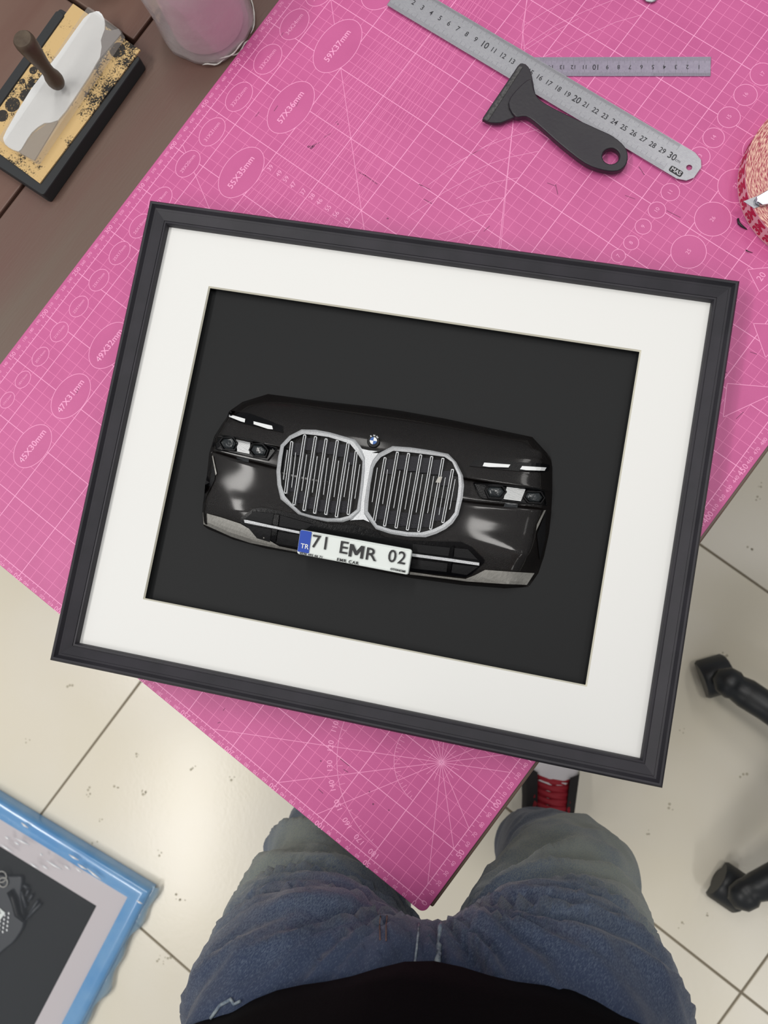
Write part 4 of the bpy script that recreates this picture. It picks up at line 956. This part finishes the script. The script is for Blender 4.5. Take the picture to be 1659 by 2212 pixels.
# ------------------------------------------------------------------ office chair (its star base shows at the right)
hub = Vector((0.387, -0.637, 0)); ch = thing('office_chair', tuple(hub), 'black office chair whose castored star base shows at the right edge', 'chair')
for k in range(5):
    an = math.radians(92.4 + 72 * k); d_ = Vector((math.cos(an), math.sin(an), 0)); sd = Vector((-d_.y, d_.x, 0))
    rings = []
    for r, z, w, h in ((.03, .110, .034, .022), (.10, .112, .031, .021), (.18, .106, .028, .020), (.26, .094, .025, .019), (.300, .086, .026, .020), (.316, .078, .023, .017), (.325, .080, .026, .019), (.345, .078, .024, .017), (.360, .074, .010, .010)):
        rings.append([hub + d_ * (r * .89) + sd * (w * math.cos(a)) + Vector((0, 0, z + h * math.sin(a))) for a in [2 * math.pi * q / 14 for q in range(14)]])
    lg = MB().loft(rings).build('base_leg', m_chair, ch, smooth=True)
    cc = hub + d_ * .305; ca = Vector((math.cos(an + .9 + k), math.sin(an + .9 + k), 0))
    MB().lathe([(.010, 0), (.010, .03)], cc + Vector((0, 0, .045)), 12).build('castor_stem', m_chair, ch, auto=40)
    for s in (-1, 1):
        MB().lathe([(.006, -.009), (.021, -.009), (.0255, -.006), (.0255, .006), (.021, .009), (.006, .009)], cc + ca * (s * .0115) + Vector((0, 0, .0262)), 24, axis=ca).build('castor_wheel', m_chair, ch, auto=40)
    rg = []
    for t in range(9):
        a = math.pi * t / 8; v = ca.cross(Vector((0, 0, 1)))
        rg.append([cc + ca * x + (v * math.cos(a) + Vector((0, 0, 1)) * math.sin(a)) * r + Vector((0, 0, .027)) for x, r in ((-.026, .004), (.026, .004), (.026, .031), (.021, .0345), (-.021, .0345), (-.026, .031))])
    MB().loft(rg).build('castor_hood', m_chair, ch, auto=40)
MB().lathe([(.04, .085), (.042, .125), (.03, .14), (.025, .26), (.016, .26), (.016, .42), (.05, .425), (.06, .44)], hub, 28).build('gas_column', m_chair, ch, auto=40)
seat = [(hub.x + .05 + x, hub.y - .03 + y) for x, y in rr(-.22, -.22, .22, .22, .08, 6)]
MB().prism(seat, .445, .515).build('seat', m_fabric, ch, bevel=.02, bseg=3, auto=40)
MB().box(hub + Vector((.30, -.06, .56)), (.02, .06, .26)).build('back_bracket', m_chair, ch, bevel=.005)
MB().prism([(hub.x + .32 + x, hub.y - .03 + y) for x, y in rr(-.02, -.2, .03, .2, .02, 4)], .62, 1.05).build('backrest', m_fabric, ch, bevel=.015, auto=40)

# ------------------------------------------------------------------ the photographer, standing at the table corner
dn = Vector((ROT[1][0], ROT[1][1], 0)).normalized(); lt = Vector((ROT[0][0], ROT[0][1], 0)).normalized()     # toward the person / their right-hand side of the picture
fb = P(935, 2078, 0.955); bc_ = Vector((fb.x, fb.y, 0)) + dn * 0.156
pe = thing('person', (bc_.x, bc_.y, 0), 'person in faded blue jeans, black top and red-laced shoes standing at the table corner', 'person')
QB = Matrix((lt, dn, Vector((0, 0, 1)))).transposed()      # local x = lateral, y = depth
def fuse(balls, name, m, parent, voxel, smooth_it=6, disp=None):
    mb = MB()
    for c, r in balls: mb.ball(c, r, 16, 10, QB if isinstance(r, (tuple, list)) else None)
    o = mb.build(name, m, None)
    rm = o.modifiers.new('r', 'REMESH'); rm.mode = 'VOXEL'; rm.voxel_size = voxel
    s = o.modifiers.new('s', 'SMOOTH'); s.factor = 0.8; s.iterations = smooth_it
    dg = bpy.context.evaluated_depsgraph_get(); dg.update(); me = bpy.data.meshes.new_from_object(o.evaluated_get(dg))
    o.modifiers.clear(); old = o.data; o.data = me; bpy.data.meshes.remove(old); me.name = name
    if disp:
        ns = [v.normal.copy() for v in me.vertices]
        for v, n_ in zip(me.vertices, ns): v.co += n_ * disp(v.co)
    off = base_of(parent)
    for v in me.vertices: v.co -= off
    for p in me.polygons: p.use_smooth = True
    if not me.materials: me.materials.append(m)
    o.parent = parent; return o
def chain(pts, step=.03):
    out = []
    for (p, r), (q, s) in zip(pts, pts[1:]):
        n = max(2, int((q - p).length / step))
        for k in range(n): out.append((p.lerp(q, k / n), r + (s - r) * k / n))
    out.append(pts[-1]); return out
R_hip, L_hip = P(1200, 2225, .85), P(668, 2225, .85)
rleg = [(R_hip, .098), (P(1205, 2080, .74), .090), (P(1208, 1975, .63), .083), (P(1236, 1893, .52), .071), (P(1172, 1868, .38), .071), (P(1150, 1850, .25), .064), (P(1172, 1816, .13), .050)]
lleg = [(L_hip, .099), (P(694, 2070, .72), .098), (P(700, 1950, .61), .088), (P(706, 1868, .50), .079), (P(742, 1790, .38), .070), (P(780, 1735, .25), .064), (P(800, 1690, .12), .060)]
pelv = [(P(1264, 1905, .52), .058), (P(945, 2222, .845), .072), (P(800, 2240, .87), .085), (P(1085, 2240, .87), .085), (Vector((bc_.x, bc_.y, .93)), (.185, .125, .10)), (Vector((bc_.x, bc_.y, .99)), (.175, .12, .09))]
CR = P(935, 2010, .80)
def folds(c):
    q = c - CR; a = q.dot(lt); b = -q.dot(dn) * .6 - q.z; r = math.hypot(a, b); th = math.atan2(b, a)
    w = min(1.0, r / .06) * (1.0 if c.z > .5 else .8)
    f = noise.noise(Vector((th * 5.0 + 2, r * 7, c.z * 2)))            # creases fanning out from the crotch
    g = noise.noise(Vector((th * 11.0, r * 16, 5)))
    h = noise.noise(Vector((a * 6, c.z * 26, 9))) if c.z < .55 else 0
    return w * (.011 * (.45 - abs(f) * 2.4) + .0050 * (.3 - abs(g) * 1.6)) + .005 * h
import_z = None
body_pts = chain([(p, r * .68) for p, r in rleg]) + chain([(p, r * .68) for p, r in lleg])
def ax(z, s=0, d=0): return Vector((bc_.x, bc_.y, z)) + lt * s + dn * d
body_pts += [(ax(.90, 0, .0), (.15, .095, .11)), (ax(1.0), (.145, .095, .12)), (ax(1.12), (.145, .095, .12)), (ax(1.25, 0, .01), (.155, .095, .12)), (ax(1.36, 0, .02), (.16, .085, .09))]
body_pts += chain([(ax(1.40, 0, .02), .06), (ax(1.50, 0, .02), .055), (ax(1.55, 0, .01), .055)]) + [(ax(1.66, 0, -.005), (.078, .098, .115)), (ax(1.60, 0, -.03), (.055, .06, .06)), (ax(1.645, 0, -.105), (.013, .018, .022)), (ax(1.65, .078, .01), (.012, .022, .032)), (ax(1.65, -.078, .01), (.012, .022, .032))]
elR, elL = ax(1.12, .27, .04), ax(1.10, -.26, .05)
haR = CAM + dn * .085 + lt * .10 + Vector((0, 0, -.02)); haL = ax(.86, -.30, .06)
body_pts += chain([(ax(1.38, .17, .02), .052), (elR, .042), (haR + dn * .03, .028), (haR, .03)]) + chain([(ax(1.38, -.17, .02), .052), (elL, .042), (ax(.90, -.29, .07), .028), (haL, .032)])
for fx in range(4):
    o_ = (fx - 1.5) * .020
    body_pts += chain([(haL + dn * o_, .012), (haL + dn * o_ - Vector((0, 0, .05)), .0095), (haL + dn * o_ + lt * .012 - Vector((0, 0, .08 + .008 * (fx in (1, 2)))), .008)], .008)
    body_pts += chain([(haR + Vector((0, 0, o_)), .012), (haR + Vector((0, 0, o_)) - dn * .012 - lt * .03, .009), (haR + Vector((0, 0, o_)) - lt * .055 + dn * .01, .008)], .008)
body_pts += chain([(haL - dn * .03, .013), (haL - dn * .055 - Vector((0, 0, .03)), .010)], .008)
body_pts += chain([(P(1172, 1810, .12), .032), (P(1165, 1840, .06), .028), (P(1184, 1680, .045), .022)]) + chain([(P(800, 1690, .12), .032), (P(800, 1700, .06), .028), (P(772, 1560, .045), .022)])
bo = fuse(body_pts, 'body', m_skin, pe, .009, 4)
fuse([(ax(1.695, 0, .012), (.086, .104, .095)), (ax(1.64, 0, .06), (.076, .058, .085))], 'hair', m_hair, pe, .010, 3)
jn = fuse(chain(rleg) + chain(lleg) + pelv, 'jeans', m_denim, pe, .0065, 8, folds)
# shift the denim's texture frame to world: the object sits at the person's base
for n_ in m_denim.node_tree.nodes:
    if n_.type == 'VECT_MATH' and n_.operation == 'SUBTRACT':
        v = Vector(n_.inputs[1].default_value) - base_of(pe); n_.inputs[1].default_value = v
dg = bpy.context.evaluated_depsgraph_get(); dg.update()
JB = BVHTree.FromPolygons([v.co + base_of(pe) for v in jn.data.vertices], [tuple(p.vertices) for p in jn.data.polygons])
def on_j(px, py, lift=.001):
    d_ = ray(px, py).normalized(); h = JB.ray_cast(CAM, d_); p = h[0] if h[0] is not None else P(px, py, .85); return p - d_ * lift
def seam(name, pts, r, m, lift=.0012, k=5):
    q = []
    for (x0, y0), (x1, y1) in zip(pts, pts[1:]):
        for s in range(k): q.append(on_j(x0 + (x1 - x0) * s / k, y0 + (y1 - y0) * s / k, lift))
    q.append(on_j(*pts[-1], lift)); return MB().tube(q, r, 6).build(name, m, jn, smooth=True)
seam('fly_seam', [(953, 1998), (950, 2030), (946, 2070), (942, 2110)], .0024, m_stitch)
seam('fly_seam', [(905, 1995), (900, 2050), (893, 2100)], .0008, m_stitch)
seam('stitch_line', [(822, 1975), (820, 2000), (821, 2030)], .0006, m_thread)
seam('stitch_line', [(836, 1978), (834, 2002), (834, 2032)], .0006, m_thread)
seam('pocket_edge', [(455, 2200), (475, 2172), (500, 2158)], .0012, m_stitch)
seam('pocket_edge', [(498, 2158), (505, 2170), (520, 2162)], .0010, m_stitch)
# hem of the trouser leg
# black top
rings = []
for z, a_, b_2, dd in ((.915, .188, .128, .0), (.925, .208, .142, .0), (.955, .212, .145, .0), (1.02, .205, .140, 0), (1.12, .20, .128, .0), (1.24, .205, .122, .01), (1.33, .205, .115, .02), (1.40, .17, .10, .022), (1.44, .11, .08, .022), (1.455, .075, .07, .022)):
    rg = []
    for k in range(72):
        t = 2 * math.pi * k / 72; w = 1 + (.022 * math.sin(7 * t + z * 14) + .015 * math.sin(13 * t + z * 31)) * (1 if z < 1.3 else .4)
        rg.append(ax(z + (.010 * math.sin(3 * t + .5) if z < .96 else 0), a_ * w * math.cos(t), b_2 * w * math.sin(t) + dd))
    rings.append(rg)
MB().loft(rings, True, False).build('black_top', m_shirt, pe, smooth=True)
for (p0, p1, p2) in ((ax(1.39, .16, .02), ax(1.25, .235, .035), ax(1.14, .265, .04)), (ax(1.39, -.16, .02), ax(1.25, -.225, .035), ax(1.13, -.26, .05))):
    MB().tube([p0 + (ax(1.39) - p0) * .55, p0 + Vector((0, 0, .012)), p1, p2], [.070, .080, .068, .064], 16).build('sleeve', m_shirt, pe, smooth=True)
# shoes
def shoe(heel, toe, vis):
    d_ = (toe - heel); d_.z = 0; L_ = d_.length; d_.normalize(); s_ = Vector((-d_.y, d_.x, 0))
    def rg(t, w, z0, h, n=18): return [heel + d_ * (t * L_) + s_ * (w * math.cos(a)) + Vector((0, 0, z0 + h * math.sin(a))) for a in [2 * math.pi * k / n for k in range(n)]]
    sole = MB(); pr_ = [(0, .018), (.02, .030), (.12, .037), (.3, .037), (.5, .042), (.7, .050), (.85, .047), (.95, .034), (1, .016)]
    outl = [heel + d_ * (t * L_) + s_ * w for t, w in pr_] + [heel + d_ * (t * L_) - s_ * w for t, w in reversed(pr_)]
    up_ = MB().loft([rg(t, w, z0, h) for t, w, z0, h in ((.02, .012, .05, .03), (.05, .028, .055, .04), (.15, .034, .06, .048), (.30, .035, .060, .046), (.45, .038, .052, .038), (.6, .043, .045, .031), (.78, .046, .038, .026), (.92, .036, .032, .020), (.985, .014, .03, .012))]).build('shoe', m_shoew, pe, smooth=True)
    sole.prism([(p.x, p.y) for p in outl], 0.0005, .026).build('sole', m_shoeb, up_, bevel=.004)
    for q in (-1, 1):
        MB().loft([[heel + d_ * (t * L_) + s_ * (q * w * f) + Vector((0, 0, z)) for t, w, z, f in row] for row in
                   ([(.05, .031, .03, 1), (.3, .040, .03, 1), (.58, .046, .03, 1), (.78, .049, .028, 1)], [(.05, .030, .08, 1), (.3, .038, .085, 1), (.58, .042, .070, 1), (.76, .046, .052, 1)],
                    [(.07, .022, .100, 1), (.3, .023, .108, 1), (.58, .025, .086, 1), (.74, .028, .068, 1)])], False, False).build('side_panel', m_shoeb, up_, smooth=True)
    for k in range(6):
        t = .48 + .040 * k; z = .091 - .0055 * k; w = .030
        MB().tube([heel + d_ * (t * L_) - s_ * w + Vector((0, 0, z - .004)), heel + d_ * ((t + .01) * L_) + Vector((0, 0, z + .004)), heel + d_ * ((t + .028) * L_) + s_ * w + Vector((0, 0, z - .004))], .0052, 8).build('lace', m_red, up_, smooth=True)
        MB().tube([heel + d_ * ((t + .028) * L_) - s_ * w + Vector((0, 0, z - .005)), heel + d_ * ((t + .016) * L_) + Vector((0, 0, z + .003)), heel + d_ * (t * L_) + s_ * w + Vector((0, 0, z - .005))], .0052, 8).build('lace', m_red, up_, smooth=True)
h_, t_ = P(1158, 1885, .0), P(1196, 1575, .0); shoe(Vector((h_.x, h_.y, 0)), Vector((t_.x, t_.y, 0)), True)
h_, t_ = P(800, 1715, .0), P(750, 1410, .0); shoe(Vector((h_.x, h_.y, 0)), Vector((t_.x, t_.y, 0)), False)
